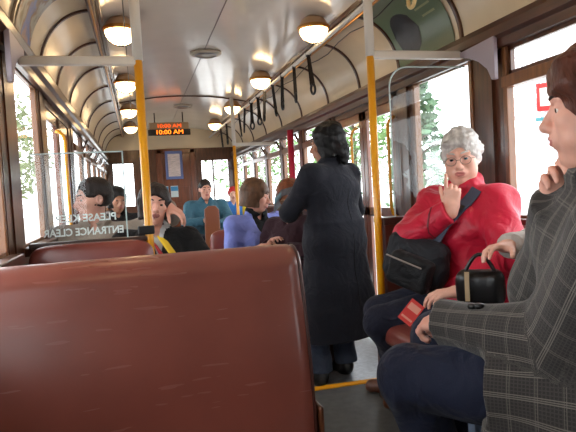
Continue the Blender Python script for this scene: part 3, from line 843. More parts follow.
def head_prims(F, H, M, s=1., fem=False, full=0.):
    P = lambda x, y, z: H+M@V(x, y, z)*s
    E = lambda c, r, k=.02, op='u', R=None: F.ell(P(*c), V(*r)*s, M if R is None else M@R, k*s, op)
    E((0, -.015, .035), (.076, .096, .088)); E((0, .030, -.018), (.064+full*.006, .062, .080), .03)
    E((0, .036, -.072), (.046+full*.010, .048, .044), .03); E((0, .066, -.098), (.020, .020, .017), .02)
    if full:
        for q in (1, -1): E((q*.040, .048, -.055), (.028, .028, .032), .025)
        E((0, .030, -.108), (.045, .042, .024), .03)
    for q in (1, -1):
        E((q*.040, .066, -.018), (.024, .020, .019), .022)                  # cheekbone
        F.cap(P(q*.014, .088, .026), P(q*.046, .076, .028), .010*s, .008*s, .014*s)   # brow
        E((q*.032, .099, .006), (.017, .016, .011), .012, 's')            # socket
        E((q*.032, .0765, .0115), (.0165, .0135, .0078), .005)             # upper lid
        E((q*.032, .0765, -.006), (.0155, .0125, .0050), .005)             # lower lid
        E((q*.077, -.008, .0), (.010, .020, .031), .008)                   # ear
        E((q*.084, -.004, .002), (.006, .010, .017), .006, 's')
        E((q*.0115, .100, -.034), (.0085, .011, .0085), .008)              # nostril wing
    F.cap(P(0, .088, .014), P(0, .112, -.028), .0075*s, .0115*s, .012*s)
    E((0, .110, -.030), (.0125, .0115, .0105), .008)
    E((0, .090, -.060), (.028, .014, .018), .015)
    E((0, .1005, -.0565), (.021, .0080, .0055), .006); E((0, .0985, -.0675), (.018, .0080, .0060), .006)
    E((0, .110, -.0622), (.024, .012, .0014), .003, 's')
    F.fine.append((H-V(.13, .14, .15)*s, H+V(.13, .14, .14)*s, None))

class Person:
    def __init__(s, name, label, x, y, z, face, seat=None, S=1., lean=0., side=0., twist=0., head=(0, 0, 0), neck_f=.02, bulk=1., fem=False, hip=None, full=0.,
                 ra=None, la=None, rf=None, lf=None, knees=((.25, 1, .9), (-.25, 1, .9)), shw=.185, hbody=.012, hface=.0045, hhand=.0055, armS=1., legS=1.):
        """face: world heading vector of the hips; wrists/feet: world targets"""
        s.S = S; s.fem = fem; s.full = full; s.name = name
        s.th = math.atan2(-face[0], face[1]); s.loc = V(x, y, z)
        s.root = empty('person', (x, y, z), s.th); tag(s.root, label, 'person')
        s.Rw = np.array([[math.cos(s.th), -math.sin(s.th), 0], [math.sin(s.th), math.cos(s.th), 0], [0, 0, 1]])
        s.hbody, s.hface, s.hhand = hbody, hface, hhand
        L = s.L; hz = (seat-z+.095*S) if seat is not None else (.93*S if hip is None else hip)
        s.pel = V(0, 0, hz); s.up = unit(V(side, lean, 1.)); s.seated = seat is not None
        fx = rotm((0, 0, 1), twist); fwd = fx@V(0, 1, 0); rt = unit(np.cross(fwd, s.up)); fw = np.cross(s.up, rt)
        s.TM = np.stack([rt, fw, s.up], 1); s.bulk = bulk
        s.chest = s.pel+s.up*.33*S; s.nb = s.pel+s.up*.50*S
        s.shR = s.pel+s.up*.445*S+rt*shw*S; s.shL = s.pel+s.up*.445*S-rt*shw*S
        hy, hp, hr = head
        s.HM = rotm((0, 0, 1), twist+hy)@rotm((1, 0, 0), hp)@rotm((0, 1, 0), hr)
        s.hc = s.nb+unit(s.up*.5+V(0, 0, .5))*.135*S+fw*neck_f*S+V(0, 0, .02*S)
        s.hipR = s.pel+V(.088*S, 0, -.01); s.hipL = s.pel+V(-.088*S, 0, -.01)
        def loc(p): return s.L(p)
        ra = ra or {}; la = la or {}
        s.arms = {}
        for key, sh, a, q in (('R', s.shR, ra, 1), ('L', s.shL, la, -1)):
            if 'w' in a: w = loc(a['w'])
            elif 'l' in a: w = V(*a['l'])
            else: w = s.pel+V(q*.13, .34, .10)*S if s.seated else s.pel+V(q*.26, .03, -.08)*S
            el = V(*a['elw'])@s.Rw if 'elw' in a else V(*a.get('el', (q*.9, -.5, -.6)))
            e, w = ik(sh, w, .285*S*armS, .255*S*armS, el)
            d = (V(*a['dw'])@s.Rw) if 'dw' in a else V(*a['d']) if 'd' in a else (w-e)
            n = (V(*a['nw'])@s.Rw) if 'nw' in a else V(*a.get('n', (-q*.4, 0, -1) if s.seated else (-q, 0, 0)))
            s.arms[key] = dict(sh=sh, e=e, w=w, d=unit(d), n=n, pose=a.get('pose', 'relaxed'), thumb=a.get('thumb'))
        s.legs = {}
        for key, h, ft, kh, q in (('R', s.hipR, rf, knees[0], 1), ('L', s.hipL, lf, knees[1], -1)):
            if ft is not None: an = loc(ft)
            elif s.seated: an = V(q*.10, .42, .085)*S
            else: an = V(q*.10, .0, .085)*S
            kn, an = ik(h, an, .43*S*legS, .42*S*legS, kh); td = s.footdir if hasattr(s, 'footdir') else V(q*.15, 1, 0)
            s.legs[key] = dict(h=h, k=kn, a=an, t=an+unit(td)*.15*S+V(0, 0, -.055*S))
    def L(s, p): return (V(*p)-s.loc)@s.Rw
    def Wd(s, p): return s.Rw@np.array(p)+s.loc
    def _fine(s, F):
        F.fine = [(a, b, (h if h else (s.hface))) for a, b, h in F.fine]
    def body(s, skinm, lips, hands='RL'):
        F = Field(); S = s.S; T = s.TM; b = s.bulk
        F.ell(s.pel+V(0, 0, .0), V(.155*b, .115*b, .11)*S, None, .04); F.ell(s.pel+s.up*.16*S, V(.135*b, .10*b, .14)*S, T, .05)
        F.ell(s.chest, V(.150*b, .105*b, .17)*S, T, .05); F.cap(s.shR, s.shL, .055*S, .055*S, .05)
        F.cap(s.nb-s.up*.03, s.hc+s.HM@V(0, -.012, -.06)*S, .052*S, .050*S, .03)
        if s.fem:
            for q in (1, -1): F.ell(s.chest+T@V(q*.07, .085, .0)*S, V(.06, .05, .06)*S, T, .04)
        for k, a in s.arms.items():
            F.cap(a['sh'], a['e'], .046*S, .036*S, .025); F.cap(a['e'], a['w'], .037*S, .024*S, .02)
        for k, l in s.legs.items():
            F.cap(l['h'], l['k'], .078*S*b, .052*S, .03); F.cap(l['k'], l['a'], .052*S, .034*S, .02); F.cap(l['a'], l['t'], .034*S, .026*S, .02)
        head_prims(F, s.hc, s.HM, S*.985, s.fem, s.full)
        nf = len(F.fine); F.fine = [(a_, b_, s.hface) for a_, b_, _ in F.fine]
        s.tips = {}
        for k in hands:
            a = s.arms[k]; s.tips[k] = hand_prims(F, a['w']+a['d']*.005, a['d'], a['n'], k == 'R', a['pose'], S*.98, a['thumb'])
        F.fine = F.fine[:nf]+[(a_, b_, s.hhand) for a_, b_, _ in F.fine[nf:]]
        hc, HM = s.hc, s.HM
        def mf(c):
            q = (c-hc)@HM/(S*.985)
            return ((np.abs(q[:, 2]+.062) < .0115) & (np.abs(q[:, 0]) < .022*np.sqrt(np.clip(1-((q[:, 2]+.062)/.0125)**2, 0, 1))+.001) & (q[:, 1] > .085)).astype(int)
        o = F.build('body', [skinm, lips], s.hbody, s.root, matfn=mf)
        return o
    def eyes(s, iris, gaze=(0, 1, 0), brow=None):
        S = s.S*.985
        for q in (1, -1):
            c = s.hc+s.HM@V(q*.032, .0770, .0045)*S; g = unit(s.HM@unit(V(*gaze)))
            mb = MB(); n, m = 16, 12; rows = []
            a, d, u = frame_from(g)
            vs = []; 
            for i in range(m+1):
                t = math.pi*i/m
                rows.append([c+.0122*S*(d*math.cos(t)+(a*math.cos(2*math.pi*j/n)+u*math.sin(2*math.pi*j/n))*math.sin(t)) for j in range(n+1)])
            for i in range(m): mb.grid(rows[i:i+2], 2 if i < 1 else 1 if i < 3 else 0)
            mb.build('eye', [SCLERA, iris, PUPIL], s.root, smooth=True)
            if brow is not None:
                pts = [s.hc+s.HM@V(q*(.013+.034*t),   .0975-.003*t-.013*t*t, .0285+.006*math.sin(t*2.4))*S for t in np.linspace(0, 1, 6)]
                MB().tube(pts, [.003, .0042, .0042, .0038, .003, .0018], 6).build('eyebrow', brow, s.root, smooth=True)
    def hair(s, m, vol=(.088, .108, .100), ctr=(0, -.018, .042), low=-.03, lowr=(.078, .07), face=(.066, .07, .085), facec=(0, .105, -.028), fringe=None, cut=True,
             noise=(.004, 60, 1), h=.005, back=None, short=False, part='hair'):
        S = s.S*.985; F = Field(); P = lambda *a: s.hc+s.HM@V(*a)*S
        F.ell(P(*ctr), V(*vol)*S, s.HM, .02)
        if low < -.02:
            F.tub(P(0, -.025, .03), P(0, -.022, low), (vol[0]*.97*S, vol[1]*.80*S), (lowr[0]*S, lowr[1]*S), s.HM, .03)
        if back: 
            for (a, b, r0, r1) in back: F.cap(P(*a), P(*b), r0*S, r1*S, .03)
        F.ell(P(*facec), V(*face)*S, s.HM, .012, 's')
        F.ell(P(0, .13, -.06), V(.05, .09, .10)*S, s.HM, .012, 's')
        if short:
            F.box(P(0, .125, -.085), V(.2, .10, .10)*S, s.HM, .01, .012, 's')
            for q in (1, -1): F.ell(P(q*.088, .0, -.008), V(.03, .03, .036)*S, s.HM, .012, 's')
        if low >= -.02: F.box(P(0, .06, -.10), V(.2, .12, .105)*S, s.HM, .01, .012, 's')
        if low >= -.06: F.box(P(0, 0, -.20+low+.03), V(.25, .25, .15)*S, s.HM, .01, .01, 's')
        if fringe:
            for q in (1, -1): F.ell(P(q*.026, .070, fringe), V(.044, .0185, .022)*S, s.HM, .012)
        return F.build(part, m, h, s.root, noise=noise)
    def torso_cloth(s, name, m, puff=.022, hem=-.12, sleeve=.93, arm=(.062, .052, .046), k=.04, h=.008, noise=(.004, 16, 3), collar=.0, attr=False, hemo=0., hemw=None, cuffs=True, hands='RL', wide=1., front=0., subs=(), esegs=()):
        F = Field(); S = s.S; T = s.TM; b = s.bulk; p = puff
        F.ell(s.pel+V(0, 0, .02), V(.165*b+p, .122*b+p, .12)*S, None, .05)
        F.ell(s.pel+s.up*.15*S, V(.148*b*wide+p, .112*b+p+front, .16)*S, T, .05); F.ell(s.chest, V(.160*b*wide+p, .112*b+p, .18)*S, T, .05)
        F.cap(s.shR, s.shL, .060*S+p*.4, .060*S+p*.4, .05)
        F.cap(s.nb-s.up*.05, s.nb+s.up*(.012+collar*.4), .078*S, .068*S, .03)
        if s.fem:
            for q in (1, -1): F.ell(s.chest+T@V(q*.072, .090+p*.4, -.02)*S, V(.072, .06, .07)*S, T, .05)
        if hem < 0:
            F.tub(s.pel+s.up*(.12*S), s.pel+V(0, hemo, hem), (.140*b+p, .100*b+p), hemw or (.185*b+p, .145*b+p), np.eye(3), .07)
        segs = [(s.pel-s.up*.1, s.nb, .17)]+list(esegs)
        for kx, a in s.arms.items():
            F.cap(a['sh'], a['e'], arm[0]*S, arm[1]*S, .035)
            w = a['e']+(a['w']-a['e'])*sleeve
            F.capflat(a['e'], w, arm[1]*S, arm[2]*S, .02); segs += [(a['sh'], a['e'], arm[0]), (a['e'], w, arm[1])]
        if collar:
            n = 14
            for i in range(n):
                t0, t1 = 2*math.pi*i/n, 2*math.pi*(i+1)/n
                if abs(math.atan2(math.sin((t0+t1)/2-math.pi/2), math.cos((t0+t1)/2-math.pi/2))) < .35: continue
                q0 = s.nb+T@V(.066*math.cos(t0), .062*math.sin(t0)+.012, collar*(.6-.35*math.sin(t0)))*S; q1 = s.nb+T@V(.066*math.cos(t1), .062*math.sin(t1)+.012, collar*(.6-.35*math.sin(t1)))*S
                F.cap(q0, q1, .017*S, .017*S, .015)
        # neck opening at the front
        F.cap(s.nb+T@V(0, .03, .05)*S, s.nb+T@V(0, .085, -.02)*S, .040*S, .012*S, .01, 's')
        for q in subs: q(F)
        at = None
        if attr:
            def at(vs):
                best = np.full(len(vs), 9.); out = np.zeros((len(vs), 3))
                for i, (a, b_, r) in enumerate(segs):
                    ab = b_-a; L = np.linalg.norm(ab); d = ab/L; q = (vs-a)@d; t = np.clip(q, 0, L); e = vs-a-t[:, None]*d; dist = np.linalg.norm(e, axis=1)-r
                    sx, _, u = frame_from(d, T[:, 1]); ang = np.arctan2(e@u, e@sx)
                    m_ = dist < best; best[m_] = dist[m_]; out[m_] = np.stack([q+i*.37, ang*r*1.0, np.full(len(vs), i*1.)], 1)[m_]
                return out
        return F.build(name, m, h, s.root, noise=noise, attr=at)
    def trousers(s, m, r=(.100, .074, .062), h=.01, noise=(.003, 18, 5), end=.93, name='trousers', keys='RL'):
        F = Field(); S = s.S; b = s.bulk
        F.ell(s.pel+V(0, 0, -.0), V(.165*b, .125*b, .115)*S, None, .04)
        for k in keys:
            l = s.legs[k]
            F.cap(l['h'], l['k'], r[0]*S*b, r[1]*S, .035); F.capflat(l['k'], l['k']+(l['a']-l['k'])*end, r[1]*S, r[2]*S, .02)
        return F.build(name, m, h, s.root, noise=noise)
    def shoes(s, m, h=.009):
        S = s.S
        for k, l in s.legs.items():
            F = Field(); F.cap(l['a']+V(0, 0, -.01), l['a']+unit(l['t']-l['a'])*.03+V(0, 0, -.035*S), .047*S, .044*S, .03); F.cap(l['a']+V(0, 0, -.045*S), l['t']+V(0, 0, .0), .040*S, .038*S, .03)
            z0 = min(l['a'][2]-.085*S, 9)
            F.build('shoe', m, h, s.root, floor=max(z0, .002))
SK1 = skin('skin_fair', (.86, .66, .58)); SK2 = skin('skin_pink', (.85, .63, .55)); SK3 = skin('skin_tan', (.66, .46, .36))
LIP = mat('lips', (.74, .46, .43), .4); LIP2 = mat('lips_dark', (.52, .30, .27), .4)
IRB = mat('iris_brown', (.24, .15, .10), .2); IRG = mat('iris_grey', (.36, .42, .45), .2)
def hairm(n, rgb, r=.45): 
    m = mat(n, rgb, r, var=.35, vscale=40, bump=.5, bscale=110, stretch=(1, 1, .35), spec=.3); return m
H_GREY = hairm('hair_silver', (.74, .72, .70)); H_RED = hairm('hair_auburn', (.33, .18, .13)); H_BLK = hairm('hair_black', (.04, .035, .04), .5)
H_BRN = hairm('hair_brown', (.36, .25, .17)); H_DK = hairm('hair_dark_brown', (.14, .10, .09)); H_AUB = hairm('hair_copper', (.48, .27, .17))
DENIM = cloth_mat('dark_denim', (.105, .125, .20), .8, bs=300); NAVY = cloth_mat('navy_cloth', (.11, .12, .18), .8); SHOE = mat('dark_shoe', (.10, .08, .07), .4); BSHOE = mat('brown_shoe', (.36, .20, .13), .4)
from mathutils.bvhtree import BVHTree
def bvh(o): 
    me = o.data; return BVHTree.FromPolygons([tuple(v.co) for v in me.vertices], [tuple(p.vertices) for p in me.polygons])
def snap(tree, pts, off=.004):
    out = []
    for p in pts:
        loc, nrm, i, d = tree.find_nearest(Vector(p)); out.append(np.array(loc)+np.array(nrm)*off)
    return out
def snap_ray(tree, pts, d, off=.004):
    out = []
    for p in pts:
        h = tree.ray_cast(Vector(p), Vector(d))
        out.append(np.array(h[0])-np.array(unit(d))*off if h[0] is not None else np.array(p))
    return out

# ---- tweed jacketed woman, closest, resting chin on hand
def tweed_material():
    m = bpy.data.materials.new('grey_tweed'); m.use_nodes = True; nt = m.node_tree; b = nt.nodes['Principled BSDF']; b.inputs['Roughness'].default_value = .85; b.inputs['Sheen Weight'].default_value = .15
    at = nt.nodes.new('ShaderNodeAttribute'); at.attribute_name = 'cloth'; sp = nt.nodes.new('ShaderNodeSeparateXYZ'); nt.links.new(at.outputs['Vector'], sp.inputs[0])
    def math_(op, a, b_=None, c=None):
        n = nt.nodes.new('ShaderNodeMath'); n.operation = op
        for i, v in enumerate((a, b_, c)):
            if v is None: continue
            if isinstance(v, (int, float)): n.inputs[i].default_value = v
            else: nt.links.new(v, n.inputs[i])
        return n.outputs[0]
    def lines(coord, period, w, offs):
        res = None
        for o in offs:
            f = math_('FRACT', math_('MULTIPLY_ADD', coord, 1/period, o)); d = math_('ABSOLUTE', math_('SUBTRACT', f, .5)); l = math_('LESS_THAN', d, w/period)
            res = l if res is None else math_('MAXIMUM', res, l)
        return res
    a1 = lines(sp.outputs[1], .052, .0011, (0, .09, .18)); a2 = lines(sp.outputs[0], .060, .0010, (0, .08)); a3 = lines(sp.outputs[1], .0085, .0013, (.2,)); a4 = lines(sp.outputs[0], .0085, .0013, (.2,))
    base = nt.nodes.new('ShaderNodeMix'); base.data_type = 'RGBA'; base.inputs[6].default_value = (*_lin((.15, .135, .128)), 1); base.inputs[7].default_value = (*_lin((.245, .225, .21)), 1)
    nt.links.new(math_('MULTIPLY', math_('MAXIMUM', a3, a4), .75), base.inputs[0])
    mx = nt.nodes.new('ShaderNodeMix'); mx.data_type = 'RGBA'; mx.inputs[7].default_value = (*_lin((.46, .435, .40)), 1)
    nt.links.new(math_('MULTIPLY', math_('MAXIMUM', a1, math_('MULTIPLY', a2, .55)), .75), mx.inputs[0]); nt.links.new(base.outputs[2], mx.inputs[6]); nt.links.new(mx.outputs[2], b.inputs['Base Color'])
    n = nt.nodes.new('ShaderNodeTexNoise'); n.inputs['Scale'].default_value = 350; bp = nt.nodes.new('ShaderNodeBump'); bp.inputs['Strength'].default_value = .4; bp.inputs['Distance'].default_value = .004
    nt.links.new(n.outputs['Fac'], bp.inputs['Height']); nt.links.new(bp.outputs['Normal'], b.inputs['Normal'])
    return m
TWEED = tweed_material()
p = Person('tweed', 'woman in grey checked tweed jacket and dark jeans, profile, chin on hand, holding red ticket', 1.055, 1.115, FZ, (-.75, .66), seat=.525, S=1.0, lean=-.02, side=-.26, twist=0,
           head=(0, -2, -4), bulk=1.14, fem=False, full=.7, armS=1.12, legS=1.12,
           la=dict(w=(.785, 1.345, .74), elw=(.5, -.2, -1), dw=(-.45, .75, -.02), nw=(.2, .1, -1), pose='grip'),
           ra=dict(w=(.930, 1.118, 1.025), elw=(.8, .9, -.8), dw=(-.12, -.02, 1), nw=(-.45, -.9, .2), pose='chin'),
           lf=(.845, 1.47, .17), rf=(.90, 1.63, .17), hbody=.014, hface=.0035, hhand=.005)
p.body(SK2, LIP)
p.eyes(IRB, (0, 1, -.08), H_DK)
p.hair(H_RED, vol=(.096, .118, .108), ctr=(0, -.022, .046), low=-.05, lowr=(.078, .08), face=(.074, .075, .085), facec=(0, .115, -.040), fringe=.068, noise=(.0055, 55, 2), h=.005, back=[((-.045, .050, .078), (.045, .050, .078), .040, .040), ((-.06, .055, .05), (-.066, .02, .02), .022, .025)])
jk = p.torso_cloth('jacket', TWEED, puff=.03, hem=-.20, hemo=.17, sleeve=1.16, arm=(.088, .086, .064), h=.008, noise=(.006, 15, 3), collar=.05, attr=True, hemw=(.24, .28), esegs=[(p.legs['L']['h'], p.legs['L']['k'], .135), (p.legs['L']['h']-V(0, 0, .14), p.legs['L']['k']-V(0, 0, .16), .13)], subs=(lambda F: F.capflat(p.legs['L']['h'], p.legs['L']['h']+(p.legs['L']['k']-p.legs['L']['h'])*.52, .135, .128, .03), lambda F: F.capflat(p.legs['L']['h']-V(0, 0, .14), p.legs['L']['h']+(p.legs['L']['k']-p.legs['L']['h'])*.50-V(0, 0, .16), .135, .120, .05),))
lf = p.L((0, 0, 0))
# dark revers collar
tr = bvh(jk); F = Field(); n = 12
cp = [p.nb+p.TM@V(.070*math.cos(t), .064*math.sin(t)+.014, .045-.03*math.sin(t))*p.S for t in np.linspace(math.radians(62), math.radians(-242), 22)]
MB().tube(cp, .0145, 8).build('collar', mat('dark_velvet', (.09, .085, .09), .8), p.root, smooth=True)
for q in (-.02, -.09):
    c = snap(tr, [p.chest+p.TM@V(-.02, .30, q-.06)])[0]
    MB().lathe([(0, -.006), (.012, -.006), (.013, 0), (.011, .005), (0, .006)], c, 14).build('button', BLACK, p.root, smooth=True)
p.trousers(DENIM, r=(.102, .082, .066), h=.009); p.shoes(SHOE)
tk = empty('ticket', (.712, 1.452, .762)); tag(tk, 'small red ticket with pale band held in the tweed jacketed woman\'s hand', 'ticket')
tk.rotation_euler = Euler((math.radians(62), math.radians(38), math.radians(-38)))
MB().box(-.021, .021, -.034, .034, -.0006, .0006).build('card', mat('ticket_red', (.82, .22, .20), .5), tk)
MB().box(-.017, .017, .004, .024, .0006, .0012).box(-.017, .017, -.024, -.018, .0006, .0012).build('printed_band', mat('ticket_pale', (.88, .60, .52), .5), tk)

# ---- woman in red jacket
RED = cloth_mat('red_jacket', (.72, .085, .20), .55, var=.1, bump=.12, bs=120, coat=.12)
p = Person('red', 'grey haired woman in red jacket and glasses, finger on chin, with a shoulder bag', 1.475, 2.39, FZ, (-.9, .4), seat=.48, S=.99, lean=.0, side=-.02, twist=44,
           head=(30, -8, 4), bulk=1.18, fem=True, full=1., shw=.178,
           ra=dict(w=(1.325, 2.26, .99), elw=(-.55, .75, -.55), dw=(.06, -.02, 1), nw=(.55, .75, .1), pose='point', thumb=(.7, .35, .6)),
           la=dict(w=(1.23, 2.06, .675), elw=(.4, -.7, -.5), dw=(-.8, .3, -.1), nw=(0, .2, -1), pose='relaxed'),
           rf=(1.24, 2.68, .13), lf=(1.25, 2.48, .13), knees=((-.55, 1, .9), (-.4, 1, .9)), hbody=.012, hface=.0038, hhand=.0045)
p.body(SK1, LIP); p.eyes(IRG, (.05, 1, -.05), H_GREY)
p.hair(H_GREY, vol=(.093, .112, .105), ctr=(0, -.018, .045), low=-.03, face=(.070, .080, .088), facec=(0, .112, -.028), fringe=.080, noise=(.005, 75, 5), h=.0045)
jk = p.torso_cloth('jacket', RED, puff=.04, hem=-.14, sleeve=.95, arm=(.086, .078, .058), h=.007, noise=(.009, 17, 8), collar=.07)
S_ = p.S*.985
gl = empty('spectacles', p.root.location); gl.rotation_euler = p.root.rotation_euler; gl.parent = None
WIRE = mat('spectacle_wire', (.45, .40, .36), .3, metal=.8); bpy.data.objects.remove(gl)
gm = MB()
for q in (1, -1):
    gm.tube([p.hc+p.HM@V(q*.033+.024*math.cos(a), .104-.0045*abs(math.cos(a)*q*.5+.5), -.002+.019*math.sin(a))*S_ for a in np.linspace(0, 2*math.pi, 25)], .0013, 6, caps=False)
    gm.tube([p.hc+p.HM@V(q*x, y, .003)*S_ for x, y in ((.057, .100), (.072, .085), (.080, .03), (.082, -.01))], .0013, 6)
gm.tube([p.hc+p.HM@V(x, .105+.003*(1-abs(x)/.01), .002)*S_ for x in (-.010, 0, .010)], .0015, 6)
fr = gm.build('spectacles', WIRE, p.root, smooth=True)
lm = MB()
for q in (1, -1): lm.add([p.hc+p.HM@V(q*.033+.023*math.cos(a), .1035-.0045*abs(math.cos(a)*q*.5+.5), -.002+.018*math.sin(a))*S_ for a in np.linspace(0, 2*math.pi, 24, endpoint=False)], [tuple(range(24))])
lm.build('lenses', glass_mat('spectacle_glass', .05), fr)
p.trousers(NAVY, r=(.100, .078, .064), h=.009, end=1.02); p.shoes(BSHOE)
# zip line of the jacket
tr = bvh(jk); z = snap_ray(tr, [p.pel+p.up*t+p.TM@V(0, .6, 0) for t in np.linspace(.06, .46, 16)], -p.TM[:, 1], .002)
MB().tube(z, .004, 6).build('zip', mat('zip_dark_red', (.42, .05, .10), .5), p.root, smooth=True)
# shoulder bag with strap
BAGM = cloth_mat('bag_nylon', (.085, .09, .115), .6, bump=.2, bs=60)
a = [p.pel+p.TM@V(x, .8, zz) for x, zz in zip(np.linspace(-.115, .06, 14), np.linspace(.505, .16, 14))]
sp_ = snap_ray(tr, a, -p.TM[:, 1], .006); dep = [(q-p.pel)@p.TM[:, 1] for q in sp_]
keep = next((i for i in range(3, len(dep)) if dep[i]-dep[i-1] > .045), len(dep)); sp_ = sp_[:keep]
spw = [p.Wd(q) for q in sp_]
bo = empty('shoulder_bag', (1.20, 2.36, .60)); tag(bo, 'dark navy nylon shoulder bag on the red jacketed woman\'s lap', 'bag')
def ribbon(name, pts, wd, th, m, parent, nrm, origin):
    mb = MB(); rows = []
    for i, q in enumerate(pts):
        d = unit(pts[min(i+1, len(pts)-1)]-pts[max(i-1, 0)]); s = unit(np.cross(d, nrm)); n_ = np.cross(s, d)
        rows.append([q+s*wd*a_+n_*th*b_-origin for a_, b_ in ((-.5, 0), (.5, 0), (.5, 1), (-.5, 1))])
    vs = [x for r in rows for x in r]; k = len(rows)
    fs = [(i*4+j, i*4+(j+1) % 4, (i+1)*4+(j+1) % 4, (i+1)*4+j) for i in range(k-1) for j in range(4)]+[(0, 1, 2, 3), tuple((k-1)*4+j for j in range(4))]
    mb.add(vs, fs); return mb.build(name, m, parent)
fw_w = p.Rw@p.TM[:, 1]
ribbon('strap', spw+[spw[-1]*.5+V(1.27, 2.31, .86)*.5+fw_w*.02, V(1.27, 2.31, .86), V(1.25, 2.34, .80)], .052, .006, mat('strap_webbing', (.23, .26, .33), .7, bump=.2, bscale=300), bo, fw_w, V(1.20, 2.36, .60))
kb = min(5, len(spw)-1)
MB().tube([spw[kb]-V(1.20, 2.36, .60)+fw_w*.006+unit(spw[kb]-spw[kb-1])*t for t in (-.018, .018)], .030, 4, flat=.2).build('buckle', BLACK, bo)
F = Field(); M = rotm((0, 0, 1), -58)@rotm((0, 1, 0), 18)
F.box(V(.0, .02, .165), V(.15, .06, .115), M, .05, .03); F.ell(V(0, -.02, .14), V(.14, .07, .10), M, .03)
F.build('pouch', BAGM, .009, bo, noise=(.006, 22, 4))
F = Field(); F.box(V(-.035, -.045, .15)+M@V(0, -.03, -.02), V(.105, .035, .075), M, .025, .02); F.build('front_pocket', cloth_mat('bag_nylon_black', (.055, .055, .065), .6), .009, bo, noise=(.004, 25, 6))
MB().tube([V(-.03, -.02, .15)+M@V(x, -.10, .035) for x in (-.09, 0, .09)], .004, 6).build('zip', STEEL, bo)

# ---- woman between, mostly hidden
PALE = cloth_mat('pale_grey_jacket', (.68, .65, .62), .8); LJEAN = cloth_mat('pale_jeans', (.50, .56, .66), .8)
p = Person('pale', 'passenger in pale grey jacket and light jeans behind the tweed jacketed woman', 1.45, 1.55, FZ, (-1, .3), seat=.47, S=.95, lean=.02, bulk=1.05, fem=True,
           ra=dict(w=(1.285, 1.80, .875), elw=(.3, .9, -.4), dw=(-.85, -.15, .02), nw=(0, -.2, -1), pose='relaxed'), la=dict(w=(1.22, 1.42, .76), elw=(.4, -.8, -.6), dw=(-.6, .5, 0), nw=(0, 0, -1)), hface=.007, hhand=.0055)
p.body(SK1, LIP); p.hair(H_BRN, h=.008); p.eyes(IRB)
p.torso_cloth('jacket', PALE, puff=.03, hem=-.12, arm=(.070, .060, .050), h=.01, sleeve=1.06); p.trousers(LJEAN, h=.011); p.shoes(SHOE)
hb = empty('handbag', (1.185, 1.845, .655)); tag(hb, 'black handbag with pale buckle strap on the lap beside the shoulder bag', 'bag')
F = Field(); M = rotm((0, 0, 1), -35); F.box((0, 0, .07), (.085, .045, .07), M, .035, .02); F.build('body', mat('black_leather', (.055, .05, .055), .35, bump=.1), .008, hb, noise=(.004, 25, 2))
MB().tube([M@V(-.055+.11*t, -.02, .125+.07*math.sin(math.pi*t)) for t in np.linspace(0, 1, 14)], .007, 8).build('handle', mat('black_leather', (.055, .05, .055), .35), hb, smooth=True)
MB().box(-.052, -.036, -.052, -.044, .03, .135).build('buckle_strap', mat('tan_strap', (.72, .62, .48), .5), hb).rotation_euler = (0, 0, math.radians(-35))

# ---- man standing in long coat, back to the view
COAT = cloth_mat('black_wool_coat', (.10, .105, .14), .85, var=.1, bump=.2, bs=250, sheen=.3, folds=.3)
p = Person('coat', 'man standing in the aisle in a long dark overcoat, black wavy hair, back turned', 1.205, 3.50, LZ, (-.42, .91), S=.965, lean=.02, twist=6, head=(32, -8, 0), bulk=1.08,
           la=dict(w=(1.01, 3.72, 1.03), elw=(-.6, -.4, -.7), dw=(-.5, .5, .35), nw=(.3, .2, -.9), pose='grip'), ra=dict(w=(1.24, 3.86, .98), elw=(.9, -.2, -.7), dw=(-.5, .6, .2), nw=(-.6, 0, -.5), pose='grip'),
           rf=(1.27, 3.58, LZ+.085), lf=(1.05, 3.44, LZ+.085), hface=.005, hhand=.006, knees=((.1, 1, 0), (-.1, 1, 0)))
p.body(SK3, LIP2); p.eyes(IRB, (0, 1, -.2), H_BLK)
p.hair(H_BLK, vol=(.098, .118, .108), ctr=(0, -.024, .042), low=-.10, lowr=(.088, .085), noise=(.007, 42, 6), h=.006, back=[((-.03, -.10, -.06), (-.04, -.105, -.135), .05, .03), ((.04, -.095, -.06), (.05, -.10, -.12), .05, .03)])
Sx = p.S
def skirt(F): pass
F0 = p.torso_cloth('overcoat', COAT, puff=.035, hem=-.60, sleeve=.96, arm=(.078, .066, .056), h=.009, noise=(.005, 12, 5), collar=.06, hemw=(.285, .22), wide=1.12)
tr = bvh(F0); bs = snap_ray(tr, [p.pel+V(0, -.8, t) for t in np.linspace(.34, -.56, 20)], (0, 1, 0), .001)
MB().tube(bs, .003, 5).build('back_seam', mat('coat_seam', (.07, .07, .085), .8), p.root, smooth=True)
mb = MB(); rows = []
for t in np.linspace(-.10, .10, 9): rows.append(snap_ray(tr, [p.pel+V(t, -.8, z_) for z_ in (.06, .09, .12)], (0, 1, 0), .004))
mb.grid(rows); mb.build('half_belt', COAT, p.root, smooth=True)
p.trousers(cloth_mat('slate_trousers', (.22, .25, .31), .8), r=(.095, .072, .078), end=1.0, h=.01); p.shoes(SHOE)
mp_ = empty('folded_leaflet', (.955, 3.80, 1.055)); tag(mp_, 'grey and white folded leaflet held up by the long coated man', 'leaflet')
mp_.rotation_euler = Euler((math.radians(40), math.radians(-25), math.radians(20)))
MB().add([(-.085, 0, -.075), (.0, .02, -.08), (.0, .02, .08), (-.085, 0, .075), (.085, -.005, -.075), (.085, -.005, .075), (-.085, .002, -.075), (0, .022, -.08), (0, .022, .08), (-.085, .002, .075), (.085, -.003, -.075), (.085, -.003, .075)],
         [(0, 1, 2, 3), (1, 4, 5, 2), (6, 7, 8, 9), (7, 10, 11, 8), (0, 3, 9, 6), (4, 10, 11, 5)]).build('sheets', mat('leaflet_grey', (.70, .74, .78), .6, var=.3, vscale=20), mp_)
